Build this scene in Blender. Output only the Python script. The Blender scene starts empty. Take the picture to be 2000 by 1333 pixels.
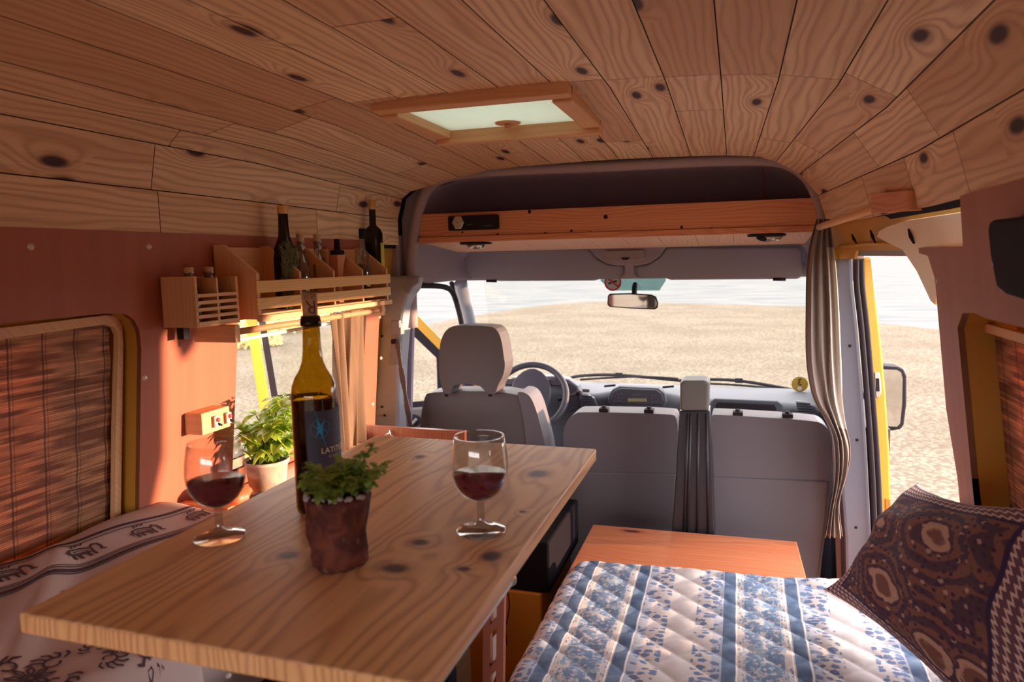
import bpy, math, random
import numpy as np
from mathutils import Vector, Matrix, geometry
random.seed(7)
S = bpy.context.scene
COL = S.collection
PI = math.pi

# ------------------------------------------------------------------ camera
FPX = 1380.0
_C = np.array([0, 0, 1.45])
_Y = np.array([440, -166, FPX]); _Y /= np.linalg.norm(_Y)
_n = np.cross(_Y, np.array([1, -.02, 0.])); _n /= np.linalg.norm(_n)
if _n[1] > 0: _n = -_n
_X = np.cross(_Y, _n)
if _X[0] < 0: _X = -_X
_M = np.array([_X, _Y, _n])
cd = bpy.data.cameras.new('camera'); cam = bpy.data.objects.new('camera', cd); COL.objects.link(cam)
cd.sensor_width = 36; cd.lens = 36 * FPX / 2000; cd.clip_start = .02; cd.clip_end = 3000
R3 = Matrix([[_M[i, 0], -_M[i, 1], -_M[i, 2]] for i in range(3)])
cam.matrix_world = Matrix.Translation((0, 0, 1.45)) @ R3.to_4x4()
cd.dof.use_dof = True; cd.dof.focus_distance = 1.9; cd.dof.aperture_fstop = 5.0
S.camera = cam
S.view_settings.view_transform = 'Standard'; S.view_settings.look = 'None'
S.view_settings.gamma = 1; S.view_settings.use_curve_mapping = False
S.view_settings.exposure = 1.6
try: S.cycles.max_bounces = 10; S.cycles.transparent_max_bounces = 16; S.cycles.caustics_reflective = False; S.cycles.caustics_refractive = False; S.cycles.diffuse_bounces = 7
except Exception: pass

# ------------------------------------------------------------------ sky, sun
w = bpy.data.worlds.new('sky'); S.world = w; w.use_nodes = True
bg = w.node_tree.nodes['Background']; bg.inputs[0].default_value = (1.0, .93, .92, 1); bg.inputs[1].default_value = 2.6
def lamp(name, kind, loc, **k):
    l = bpy.data.lights.new(name, kind); o = bpy.data.objects.new(name, l); COL.objects.link(o); o.location = loc
    for a, b in k.items(): setattr(l, a, b)
    return o
sun = lamp('sun', 'SUN', (5, 3, 4), energy=4.3, angle=math.radians(1.2), color=(1.0, .62, .38))
sun.rotation_euler = Vector((-1.75, -.36, -.118)).to_track_quat('-Z', 'Y').to_euler()
def portal(loc, d, sx, sy):
    o = lamp('daylight_portal', 'AREA', loc, shape='RECTANGLE', size=sx, size_y=sy)
    o.data.cycles.is_portal = True
    o.rotation_euler = Vector(d).to_track_quat('-Z', 'Y').to_euler()
portal((-.48, 3.75, 1.08), (0, -1, .05), 1.9, .85)
portal((.62, 2.1, .8), (-1, 0, 0), 1.4, 1.3)
portal((-1.48, 3.0, 1.0), (1, 0, 0), 1.0, .9)
portal((-1.45, 1.9, 1.05), (1, 0, 0), .8, .55)
portal((-.62, 1.83, 1.97), (0, 0, -1), .5, .45)
portal((-.45, -1.3, 1.2), (0, 1, 0), 1.9, 1.3)

# ------------------------------------------------------------------ measuring rays
def ray(px, py): return _M @ np.array([px - 1000, py - 666.5, FPX])
def AX(px, py, x): d = ray(px, py); return Vector(_C + d * (x / d[0]))
def AY(px, py, y): d = ray(px, py); return Vector(_C + d * (y / d[1]))
def AZ(px, py, z): d = ray(px, py); return Vector(_C + d * ((z - 1.45) / d[2]))
def AP(px, py, n, p0):
    d = Vector(ray(px, py)); n = Vector(n); c = Vector(_C)
    return c + d * ((Vector(p0) - c).dot(n) / d.dot(n))
def xl(z): return -1.30 - .09 * (1.5 - z)
def xr(z): return .39 + .13 * (1.5 - z)
def AL(px, py, off=0): return AP(px, py, (1, 0, -.09), (-1.30 + off, 0, 1.5))
def AR(px, py, off=0): return AP(px, py, (1, 0, .13), (.39 - off, 0, 1.5))

# ------------------------------------------------------------------ materials
class NT:
    def __init__(s, name):
        s.m = bpy.data.materials.new(name); s.m.use_nodes = True; s.t = s.m.node_tree; s.n = s.t.nodes
        s.b = s.n['Principled BSDF']; s.out = s.n['Material Output']
    def new(s, t, **k):
        n = s.n.new(t)
        for a, b in k.items(): setattr(n, a, b)
        return n
    def put(s, sock, v):
        if isinstance(v, bpy.types.NodeSocket): s.t.links.new(v, sock)
        elif v is not None:
            if isinstance(v, (tuple, list)) and len(v) == 3 and sock.type == 'RGBA': v = (*v, 1)
            sock.default_value = v
    def math(s, op, a, b=None, c=None, clamp=False):
        n = s.new('ShaderNodeMath', operation=op, use_clamp=clamp)
        for i, v in enumerate((a, b, c)):
            if v is not None: s.put(n.inputs[i], v)
        return n.outputs[0]
    def mix(s, f, a, b, mode='MIX'):
        n = s.new('ShaderNodeMix', data_type='RGBA', blend_type=mode)
        s.put(n.inputs[0], f); s.put(n.inputs[6], a); s.put(n.inputs[7], b); return n.outputs[2]
    def uv(s):
        n = s.new('ShaderNodeUVMap'); q = s.new('ShaderNodeSeparateXYZ'); s.t.links.new(n.outputs[0], q.inputs[0]); return q.outputs[0], q.outputs[1]
    def obj(s):
        n = s.new('ShaderNodeTexCoord'); q = s.new('ShaderNodeSeparateXYZ'); s.t.links.new(n.outputs['Object'], q.inputs[0]); return q.outputs
    def vec(s, x, y, z=0.0):
        n = s.new('ShaderNodeCombineXYZ')
        for i, v in enumerate((x, y, z)): s.put(n.inputs[i], v)
        return n.outputs[0]
    def noise(s, v=None, scale=5., detail=2., dist=0.):
        n = s.new('ShaderNodeTexNoise'); s.put(n.inputs['Scale'], scale); s.put(n.inputs['Detail'], detail); s.put(n.inputs['Distortion'], dist)
        if v is not None: s.put(n.inputs['Vector'], v)
        return n.outputs[0]
    def vor(s, v, scale=1., rnd=1.):
        n = s.new('ShaderNodeTexVoronoi'); s.put(n.inputs['Scale'], scale); s.put(n.inputs['Randomness'], rnd)
        if v is not None: s.put(n.inputs['Vector'], v)
        return n
    def step(s, v, lo, hi, a=0., b=1.):
        n = s.new('ShaderNodeMapRange', interpolation_type='SMOOTHSTEP')
        for i, q in enumerate((v, lo, hi, a, b)): s.put(n.inputs[i], q)
        return n.outputs[0]
    def attr(s, name):
        n = s.new('ShaderNodeAttribute', attribute_name=name); return n.outputs['Fac']
    def bump(s, h, strength=.3, dist=.002):
        n = s.new('ShaderNodeBump'); s.put(n.inputs['Strength'], strength); s.put(n.inputs['Distance'], dist); s.put(n.inputs['Height'], h)
        s.t.links.new(n.outputs[0], s.b.inputs['Normal'])
    def base(s, col, rough=.5, metal=0., spec=.5):
        s.put(s.b.inputs['Base Color'], col); s.put(s.b.inputs['Roughness'], rough); s.put(s.b.inputs['Metallic'], metal)
        s.put(s.b.inputs['Specular IOR Level'], spec); return s.m

def plain(name, col, rough=.5, metal=0., var=.06, scale=40., bump=0., spec=.4):
    s = NT(name); tc = s.new('ShaderNodeTexCoord').outputs['Object']
    n = s.noise(tc, scale, 3.)
    c = s.mix(n, tuple(x * (1 - var) for x in col), tuple(min(1, x * (1 + var)) for x in col))
    if bump: s.bump(s.noise(tc, scale * 6, 2.), bump, .001)
    return s.base(c, rough, metal, spec)

def pine(name, light, mid, dark, knot, ring=75., knots=.45, tintamt=.5, rough=.5, fixed=(), band=.6, spec=.35, wob=.11):
    s = NT(name); u, v = s.uv(); t = s.attr('tint')
    n1 = s.noise(s.vec(s.math('MULTIPLY', u, 1.6), s.math('MULTIPLY', v, 9.), s.math('MULTIPLY', t, 9.)), 1., 2.)
    n2 = s.noise(s.vec(s.math('MULTIPLY', u, 7.), s.math('MULTIPLY', v, 420.), t), 1., 2.)
    n3 = s.noise(s.vec(s.math('MULTIPLY', u, .9), s.math('MULTIPLY', v, 26.), s.math('MULTIPLY', t, 5.)), 1., 3.)
    ph = s.math('MULTIPLY', v, ring)
    ph = s.math('ADD', ph, s.math('MULTIPLY', n1, ring * wob))
    kn = None
    if knots > 0:
        vo = s.vor(s.vec(s.math('MULTIPLY', u, 3.0), s.math('MULTIPLY', v, 8.5)), 1.); vo.voronoi_dimensions = '2D'
        d = vo.outputs['Distance']; sep = s.new('ShaderNodeSeparateColor'); s.t.links.new(vo.outputs['Color'], sep.inputs[0])
        pick = s.math('GREATER_THAN', sep.outputs[0], 1 - knots)
        ph = s.math('ADD', ph, s.math('MULTIPLY', s.math('MULTIPLY', s.math('POWER', s.step(d, 0., .55, 1., 0.), 2.), pick), 3.2))
        kn = s.math('MULTIPLY', s.step(d, .06, .13, 1., 0.), pick)
        halo = s.math('MULTIPLY', s.step(d, .08, .24, .55, 0.), pick)
    for (ku, kv, ru, rv) in fixed:
        a = s.math('DIVIDE', s.math('SUBTRACT', u, ku), ru); b = s.math('DIVIDE', s.math('SUBTRACT', v, kv), rv)
        d = s.math('SQRT', s.math('ADD', s.math('MULTIPLY', a, a), s.math('MULTIPLY', b, b)))
        ph = s.math('ADD', ph, s.step(d, 0., 4., 1.3, 0.))
        k = s.step(s.math('ADD', d, s.math('MULTIPLY', n3, .5)), .7, 1.5, 1., 0.); h = s.step(d, .9, 2.4, .35, 0.)
        kn = k if kn is None else s.math('MAXIMUM', kn, k)
        if knots > 0 or (ku, kv, ru, rv) != fixed[0]: halo = s.math('MAXIMUM', halo, h)
        else: halo = h
    sn = s.math('ADD', s.math('MULTIPLY', s.math('SINE', s.math('MULTIPLY', ph, 2 * PI)), .5), .5)
    bd = s.math('POWER', sn, 2.2)
    f = s.math('ADD', s.math('MULTIPLY', bd, band), s.math('MULTIPLY', s.step(n2, .35, .75), .18), clamp=True)
    base = s.mix(s.math('ADD', s.math('MULTIPLY', t, tintamt), s.math('MULTIPLY', s.step(n3, .35, .7), .45), clamp=True), light, mid)
    c = s.mix(f, base, dark)
    if kn is not None:
        c = s.mix(halo, c, dark); c = s.mix(kn, c, knot)
    s.bump(f, .12, .001)
    return s.base(c, rough, 0., spec)

PINE_C = pine('ceiling pine', (.94, .76, .50), (.68, .45, .27), (.46, .26, .16), (.06, .025, .035), 50., .30, 1., .6, band=.52)
PINE_L = pine('pale pine', (.78, .48, .26), (.66, .37, .19), (.50, .24, .11), (.16, .06, .04), 70., .0, .4, .6, band=.2)
PINE_S = pine('shelf pine', (.72, .34, .175), (.56, .23, .115), (.38, .13, .07), (.06, .02, .03), 80., .12, .5, .55, band=.4)
PINE_R = pine('red pine', (.66, .25, .12), (.52, .17, .08), (.40, .11, .06), (.12, .03, .04), 60., .45, .5, .4, band=.35)
SLAT = pine('varnished slat', (.84, .50, .15), (.76, .42, .12), (.50, .23, .07), (.2, .1, .05), 120., 0., .4, .4, band=.3)
PLY = pine('orange plywood', (.40, .130, .078), (.34, .104, .066), (.28, .085, .056), (.2, .05, .04), 9., 0., .3, .55, band=.12)
PLY_SHADED = pine('shade toned plywood', (.42, .19, .15), (.35, .15, .12), (.29, .12, .10), (.2, .05, .04), 9., 0., .3, .6, band=.12)  # pinkish brown carries the shade on the right wall plywood
WALN = pine('red brown board', (.36, .12, .06), (.30, .09, .045), (.20, .055, .03), (.1, .03, .02), 110., 0., .3, .4, band=.5)
SHELFU = pine('pale shelf boards', (.86, .52, .30), (.80, .44, .24), (.6, .3, .16), (.3, .1, .06), 70., .05, .5, .5, band=.35)
YELLOW = plain('yellow van paint', (.56, .30, .045), .32, var=.03, scale=8.)
YDARK = plain('ochre painted reveal', (.50, .25, .035), .45, var=.05, scale=8.)
GREYP = plain('grey moulded plastic', (.28, .29, .34), .5, var=.08, scale=60., bump=.15)
GREYF = plain('grey headliner felt', (.37, .31, .335), .9, var=.14, scale=160., bump=.3)
GREYB = plain('grey seat vinyl', (.125, .113, .135), .62, var=.06, scale=200., bump=.15)
GREYS = plain('warm grey seat cover', (.095, .080, .085), .6, var=.08, scale=200., bump=.15)
RECESS = plain('dark blue grey felt', (.42, .37, .52), .9, var=.1, scale=120.)
VISOR = plain('grey visor vinyl', (.33, .315, .345), .7, var=.08, scale=180.)
PILB = plain('blue grey pillar paint', (.13, .13, .17), .42, var=.05, scale=20.)
BLACK = plain('black rubber', (.020, .016, .022), .75, spec=.15)
DARKP = plain('dark column plastic', (.022, .019, .026), .38, var=.1)
DASH = plain('dashboard plastic', (.060, .066, .082), .7, var=.07, scale=60., bump=.1)
DASHD = plain('dark dashboard plastic', (.06, .055, .075), .5)
CAP = plain('light grey cap plastic', (.115, .11, .105), .5)
WHITE = plain('white plastic', (.75, .72, .68), .4)
CREAM_SUNLIT = plain('sunlit cream panel', (.90, .80, .60), .3, var=.05, scale=10.)  # sunlight falling on the panel is put into this pale colour
METAL = plain('brushed metal', (.6, .58, .56), .3, metal=.9)
SCREW = plain('screw head', (.62, .56, .50), .4, metal=.4)
REDW = plain('red brown painted wood', (.30, .085, .05), .5)
PAPER = plain('paper', (.68, .60, .55), .7)
CASE = plain('matt black case', (.012, .010, .013), .95, spec=.02)
NAVY = plain('dark blue grey fabric', (.055, .045, .07), .8)
SKYBLUE = plain('blue ink', (.02, .32, .62), .5)
INK = plain('cream ink', (.80, .70, .52), .5)
LABELN = plain('navy paper label', (.055, .055, .095), .6)
CORKM = plain('cork', (.55, .36, .22), .8, var=.2, scale=150.)
CORKINK = plain('cork ink', (.14, .08, .09), .8)
DKGREEN = plain('dark green rind', (.03, .07, .035), .4, var=.3, scale=30.)
REDFRUIT = plain('red orange squash rind', (.62, .13, .05), .45, var=.3, scale=14.)
REDM = plain('sticker red', (.6, .06, .07), .5)
YSTICK = plain('sticker yellow', (.42, .27, .03), .5)
SOIL = plain('dark soil', (.05, .03, .025), .95, var=.3, scale=200., bump=.5)
BUSHM = plain('dry bush leaf', (.46, .37, .16), .8, var=.3, scale=3.)
GUMMETAL = plain('chrome ring', (.62, .55, .48), .25, metal=.8)
CURTB = None

def leafmat(name, a, b, tr=.35):
    s = NT(name); t = s.attr('tint'); tc = s.new('ShaderNodeTexCoord').outputs['Object']
    c = s.mix(s.math('ADD', s.math('MULTIPLY', t, .7), s.math('MULTIPLY', s.noise(tc, 60., 2.), .3)), a, b)
    s.base(c, .45)
    tl = s.new('ShaderNodeBsdfTranslucent'); s.put(tl.inputs[0], c); mx = s.new('ShaderNodeMixShader'); s.put(mx.inputs[0], tr)
    s.t.links.new(s.b.outputs[0], mx.inputs[1]); s.t.links.new(tl.outputs[0], mx.inputs[2]); s.t.links.new(mx.outputs[0], s.out.inputs[0])
    return s.m
BASIL = leafmat('basil leaf', (.30, .48, .05), (.60, .76, .14), .45)
HERB = leafmat('herb leaf', (.24, .44, .12), (.48, .68, .20), .35)
STEMG = plain('green stem', (.22, .34, .08), .5)
ROSE = leafmat('rosemary leaf', (.08, .11, .05), (.26, .28, .14), .1)

def fabric(name, a, b, tr=.15, us=700., vs=700.):
    s = NT(name); u, v = s.uv()
    x = s.math('SINE', s.math('MULTIPLY', u, us)); y = s.math('SINE', s.math('MULTIPLY', v, vs))
    n = s.noise(s.vec(s.math('MULTIPLY', u, 60.), s.math('MULTIPLY', v, 8.)), 1., 3.)
    wv = s.math('ADD', s.math('MULTIPLY', s.math('MULTIPLY', x, y), .25), n, clamp=True)
    c = s.mix(wv, a, b); s.base(c, .9, 0., .1); s.bump(wv, .3, .001)
    tl = s.new('ShaderNodeBsdfTranslucent'); s.put(tl.inputs[0], c); mx = s.new('ShaderNodeMixShader'); s.put(mx.inputs[0], tr)
    s.t.links.new(s.b.outputs[0], mx.inputs[1]); s.t.links.new(tl.outputs[0], mx.inputs[2]); s.t.links.new(mx.outputs[0], s.out.inputs[0])
    return s.m
CURTB = fabric('brown linen', (.15, .095, .065), (.28, .19, .13), .12)
CURTG = fabric('grey striped cotton', (.20, .155, .14), (.36, .30, .27), .15)
CURTW = fabric('pale lining cotton', (.50, .46, .42), (.68, .62, .56), .2)

def glassy(name, tint=(1, 1, 1), fmin=.04, fmax=1., rough=.01, ior=1.45):
    s = NT(name); s.n.remove(s.b)
    tr = s.new('ShaderNodeBsdfTransparent'); s.put(tr.inputs[0], tint)
    gl = s.new('ShaderNodeBsdfGlossy'); s.put(gl.inputs['Roughness'], rough)
    lw = s.new('ShaderNodeLayerWeight'); s.put(lw.inputs[0], .5)
    f = s.math('MINIMUM', s.math('ADD', s.math('MULTIPLY', s.math('POWER', lw.outputs['Facing'], 4.), .75), fmin), fmax)
    mx = s.new('ShaderNodeMixShader'); s.put(mx.inputs[0], f)
    s.t.links.new(tr.outputs[0], mx.inputs[1]); s.t.links.new(gl.outputs[0], mx.inputs[2]); s.t.links.new(mx.outputs[0], s.out.inputs[0])
    return s.m
PANE = glassy('window glass', (.97, .98, .97), .02, .35)
TINTBAND = glassy('blue green tinted glass', (.42, .56, .55), .05, .4, .1)
GLASS = glassy('drinking glass', (.94, .93, .91), .07, .9, ior=1.5)
AMBER = glassy('amber bottle glass', (.50, .33, .03), .05, .75, ior=1.5)
OLIVE = glassy('dark olive bottle glass', (.10, .09, .05), .05, .75, ior=1.5)
STEMGL = glassy('thick stem glass', (.84, .83, .82), .14, .95, .03)
CLEARB = glassy('clear bottle glass', (.64, .63, .58), .16, .8, ior=1.5)
WINE = NT('red wine').base((.17, .010, .045), .25, 0., .12)
DWINE = NT('dark wine in bottle').base((.028, .012, .012), .15, 0., .6)
MIRROR = NT('mirror silver').base((.75, .72, .70), .04, 1.)

def frosted():
    s = NT('milky hatch pane'); s.n.remove(s.b)
    t = s.new('ShaderNodeBsdfTranslucent'); s.put(t.inputs[0], (.44, .48, .42, 1))
    g = s.new('ShaderNodeBsdfGlossy'); s.put(g.inputs['Roughness'], .08)
    d = s.new('ShaderNodeBsdfDiffuse'); s.put(d.inputs[0], (.6, .62, .56, 1))
    m0 = s.new('ShaderNodeMixShader'); s.put(m0.inputs[0], .3)
    s.t.links.new(t.outputs[0], m0.inputs[1]); s.t.links.new(d.outputs[0], m0.inputs[2])
    m = s.new('ShaderNodeMixShader'); s.put(m.inputs[0], .12)
    s.t.links.new(m0.outputs[0], m.inputs[1]); s.t.links.new(g.outputs[0], m.inputs[2]); s.t.links.new(m.outputs[0], s.out.inputs[0]); return s.m
MILK = frosted()

def bamboo():
    s = NT('woven bamboo slats'); u, v = s.uv()      # u across slats (up), v along
    row = s.math('FLOOR', s.math('MULTIPLY', u, 230.))
    wn = s.noise(s.vec(s.math('MULTIPLY', row, 3.7), s.math('MULTIPLY', v, 5.), 0.), 1., 1.)
    wn2 = s.noise(s.vec(s.math('MULTIPLY', s.math('FLOOR', s.math('MULTIPLY', u, 95.)), 5.1), s.math('MULTIPLY', v, 7.), 2.), 1., 1.)
    gap = s.math('ABSOLUTE', s.math('SINE', s.math('MULTIPLY', u, 230. * PI)))
    c = s.mix(s.step(wn, .3, .7), (.42, .18, .09), (.86, .46, .25))
    c = s.mix(s.step(wn2, .42, .62, 0., .8), c, (.20, .065, .04))
    c = s.mix(s.step(gap, .0, .35, .7, 0.), c, (.06, .02, .02))
    st = s.math('ABSOLUTE', s.math('SUBTRACT', s.math('FRACT', s.math('ADD', s.math('MULTIPLY', v, 1 / .075), s.math('MULTIPLY', wn, .03))), .5))
    c = s.mix(s.step(st, .02, .035, .75, 0.), c, (.09, .04, .04))
    st2 = s.math('ABSOLUTE', s.math('SUBTRACT', s.math('FRACT', s.math('ADD', s.math('MULTIPLY', v, 1 / .075), .12)), .5))
    c = s.mix(s.step(st2, .01, .025, .45, 0.), c, (.09, .04, .04))
    s.base(c, .7); s.bump(gap, .4, .002)
    tl = s.new('ShaderNodeBsdfTranslucent'); s.put(tl.inputs[0], s.mix(1., c, (.9, .45, .2), 'MULTIPLY')); mx = s.new('ShaderNodeMixShader'); s.put(mx.inputs[0], .3)
    s.t.links.new(s.b.outputs[0], mx.inputs[1]); s.t.links.new(tl.outputs[0], mx.inputs[2]); s.t.links.new(mx.outputs[0], s.out.inputs[0])
    return s.m
BAMBOO = bamboo()

def quilt_mat():
    s = NT('blue block printed quilt cotton'); x, y = s.uv()
    A, B, W_ = (.78, .72, .70), (.10, .145, .25), (.55, .60, .68)
    n = s.noise(s.vec(x, y), 26., 3.); nf = s.noise(s.vec(x, y), 160., 2.)
    P = .395
    p = s.math('MODULO', s.math('ADD', s.math('ADD', x, .40 + 4 * P), s.math('MULTIPLY', s.math('SUBTRACT', n, .5), .004)), P)
    def bandm(c, h, soft=.0015):
        return s.step(s.math('ABSOLUTE', s.math('SUBTRACT', p, c)), h, h + soft, 1., 0.)
    col = A
    base = s.mix(s.step(n, .3, .7), (.52, .48, .50), (.62, .58, .59))
    # bluish wash near borders
    col = s.mix(s.math('MAXIMUM', bandm(.185, .012, .004), bandm(.372, .012, .004)), base, (.40, .44, .54))
    # motifs: two-row droplets in the fringes and flower clusters in the flower field
    def motif(su, sv, thr, fx, off):
        vo = s.vor(s.vec(s.math('MULTIPLY', x, su), s.math('MULTIPLY', s.math('ADD', y, off), sv)), 1., .55)
        d = s.math('ADD', vo.outputs['Distance'], s.math('MULTIPLY', s.math('SUBTRACT', nf, .5), .5))
        return s.math('MULTIPLY', s.step(d, thr, thr + .10, 1., 0.), fx)
    fringe = s.math('MAXIMUM', bandm(.212, .032, .003), bandm(.345, .03, .003))
    m1 = motif(42., 62., .40, fringe, 0.)
    m2 = motif(120., 60., .28, s.math('MAXIMUM', bandm(.03, .012), bandm(.128, .012)), .3)
    fl = motif(26., 22., .58, bandm(.078, .040, .004), 0.)
    fl = s.math('MULTIPLY', fl, s.step(s.noise(s.vec(x, y), 75., 2.), .38, .5))
    fl2 = motif(52., 46., .45, bandm(.078, .045, .004), .7)
    col = s.mix(m1, col, (.15, .21, .36)); col = s.mix(m2, col, (.22, .30, .43)); col = s.mix(s.math('MULTIPLY', fl2, .8), col, (.24, .38, .52))
    col = s.mix(s.math('MULTIPLY', fl, .9), col, (.14, .22, .38))
    db = s.math('MAXIMUM', bandm(.0, .014), s.math('MAXIMUM', bandm(.157, .014), bandm(P, .014)))
    col = s.mix(db, col, s.mix(s.step(n, .3, .75), (.085, .13, .23), (.17, .25, .38)))
    wl = s.math('MAXIMUM', bandm(.0175, .0012, .0008), s.math('MAXIMUM', bandm(.175, .0012, .0008), bandm(.138, .0012, .0008)))
    col = s.mix(wl, col, (.82, .8, .8))
    # seams
    sm = s.attr('seam')
    s.bump(s.noise(s.vec(x, y), 300., 2.), .2, .001)
    return s.base(col, .85, 0., .15)
QUILT = quilt_mat()

def cushion_mat():
    s = NT('maroon block printed cushion cotton'); u, v = s.uv()
    n = s.noise(s.vec(u, v), 22., 3., .5)
    vo = s.vor(s.vec(s.math('ADD', s.math('MULTIPLY', u, 7.4), s.math('MULTIPLY', n, .4)), s.math('MULTIPLY', v, 6.6)), 1., .8)
    d = vo.outputs['Distance']
    rings = s.math('SINE', s.math('MULTIPLY', d, 34.))
    c = s.mix(s.step(rings, -.2, .5), (.065, .032, .045), (.15, .062, .048))
    c = s.mix(s.step(s.math('ABSOLUTE', s.math('SUBTRACT', d, .30)), .018, .04, .8, 0.), c, (.42, .24, .17))
    pet = s.vor(s.vec(u, v), 46., .7).outputs['Distance']
    c = s.mix(s.math('MULTIPLY', s.step(pet, .18, .30, 1., 0.), s.step(d, .2, .34, 0., .7)), c, (.40, .25, .19))
    c = s.mix(s.math('MULTIPLY', s.step(s.vor(s.vec(u, v), 60., .3).outputs['Distance'], .22, .32, 1., 0.), s.step(d, .33, .42, 0., 1.)), c, (.045, .02, .045))
    # border: zigzag lines
    eu = s.math('MINIMUM', u, s.math('SUBTRACT', .5, u)); ev = s.math('MINIMUM', v, s.math('SUBTRACT', .5, v)); e = s.math('MINIMUM', eu, ev)
    along = s.math('ADD', u, v)
    zz = s.math('PINGPONG', s.math('MULTIPLY', along, 1.), .008)
    q = s.math('MODULO', s.math('ADD', e, zz), .017)
    line = s.step(s.math('ABSOLUTE', s.math('SUBTRACT', q, .008)), .002, .0035, 1., 0.)
    bc = s.mix(line, (.11, .05, .065), (.46, .31, .27))
    c = s.mix(s.step(s.math('ADD', e, s.math('MULTIPLY', n, .01)), .065, .067, 1., 0.), c, bc)
    c = s.mix(s.step(s.math('ABSOLUTE', s.math('SUBTRACT', e, .064)), .003, .005, 1., 0.), c, (.035, .02, .05))
    s.bump(n, .3, .003)
    return s.base(c, .9, 0., .1)
CUSH = cushion_mat()

def cloth_mat():
    s = NT('pale printed bench cloth'); u, v = s.uv(); n = s.noise(s.vec(u, v), 5., 3.)
    c = s.mix(n, (.56, .44, .43), (.66, .54, .52)); s.bump(s.noise(s.vec(u, v), 400., 1.), .15, .001)
    return s.base(c, .85, 0., .15)
CLOTH = cloth_mat(); CLOTHINK = plain('dark print ink', (.085, .045, .065), .8)

def sand_mat():
    s = NT('pale gravel beach'); tc = s.new('ShaderNodeTexCoord').outputs['Object']
    a = s.noise(tc, .5, 4.); b = s.noise(tc, 26., 6.); v = s.vor(tc, 16.); v2 = s.vor(tc, 7.)
    c = s.mix(s.step(a, .35, .65), (.116, .098, .071), (.160, .140, .107))
    c = s.mix(s.step(b, .40, .62, 0., .6), c, (.188, .168, .134))
    c = s.mix(s.math('MULTIPLY', s.step(v.outputs['Distance'], .40, .58), .6), c, (.08, .06, .048))
    c = s.mix(s.math('MULTIPLY', s.step(v2.outputs['Distance'], .10, .22, 1., 0.), .25), c, (.28, .25, .20))
    s.bump(s.math('ADD', s.math('MULTIPLY', b, .5), v.outputs['Distance']), .6, .03)
    return s.base(c, 1., 0., 0.)
SAND = sand_mat()
def sea_mat():
    s = NT('pale rippled sea'); o = s.obj()
    v = s.vec(s.math('MULTIPLY', o[0], .35), s.math('MULTIPLY', o[1], 1.1))
    a = s.noise(v, .9, 4., .4)
    c = s.mix(s.step(a, .40, .62), (.138, .141, .137), (.108, .115, .118))  # ripple tones stand in for sky reflection on the water
    c = s.mix(s.step(a, .58, .72, 0., .6), c, (.10, .118, .13))
    s.bump(a, .35, .12)
    return s.base(c, .8, 0., 0.)
SEA = sea_mat()
def pot_mat():
    s = NT('weathered brown clay'); tc = s.new('ShaderNodeTexCoord').outputs['Object']; a = s.noise(tc, 40., 5., .6)
    c = s.mix(s.step(a, .35, .65), (.085, .03, .028), (.20, .065, .045)); c = s.mix(s.step(s.noise(tc, 90., 3.), .62, .75, 0., .5), c, (.30, .20, .17)); s.bump(a, .6, .004)
    return s.base(c, .75, 0., .2)
POTM = pot_mat()
def bpot():
    s = NT('scuffed cream plastic pot'); tc = s.new('ShaderNodeTexCoord').outputs['Object']; a = s.noise(tc, 22., 4., .5)
    c = s.mix(s.step(a, .4, .7), (.62, .54, .45), (.36, .29, .24)); return s.base(c, .6)
BPOT = bpot()
FLOORM = pine('floor boards', (.42, .27, .16), (.34, .2, .12), (.25, .14, .08), (.1, .05, .04), 30., .05, .4, .6, band=.3)
TABLE = pine('table pine', (.97, .72, .41), (.80, .54, .28), (.44, .22, .12), (.075, .03, .03), 30., 0., .4, .38, band=.48, spec=.5, wob=.30,
    fixed=[tuple([AZ(px, py, 1.055).y, AZ(px, py, 1.055).x, ru * 1.25, rv * 1.25]) for (px, py, ru, rv) in
           [(1050, 926, .020, .016), (820, 1060, .010, .012), (772, 1111, .012, .018), (905, 1112, .006, .008), (960, 1087, .014, .012), (560, 1085, .012, .014), (820, 893, .010, .008), (1020, 1000, .004, .004)]])

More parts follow.
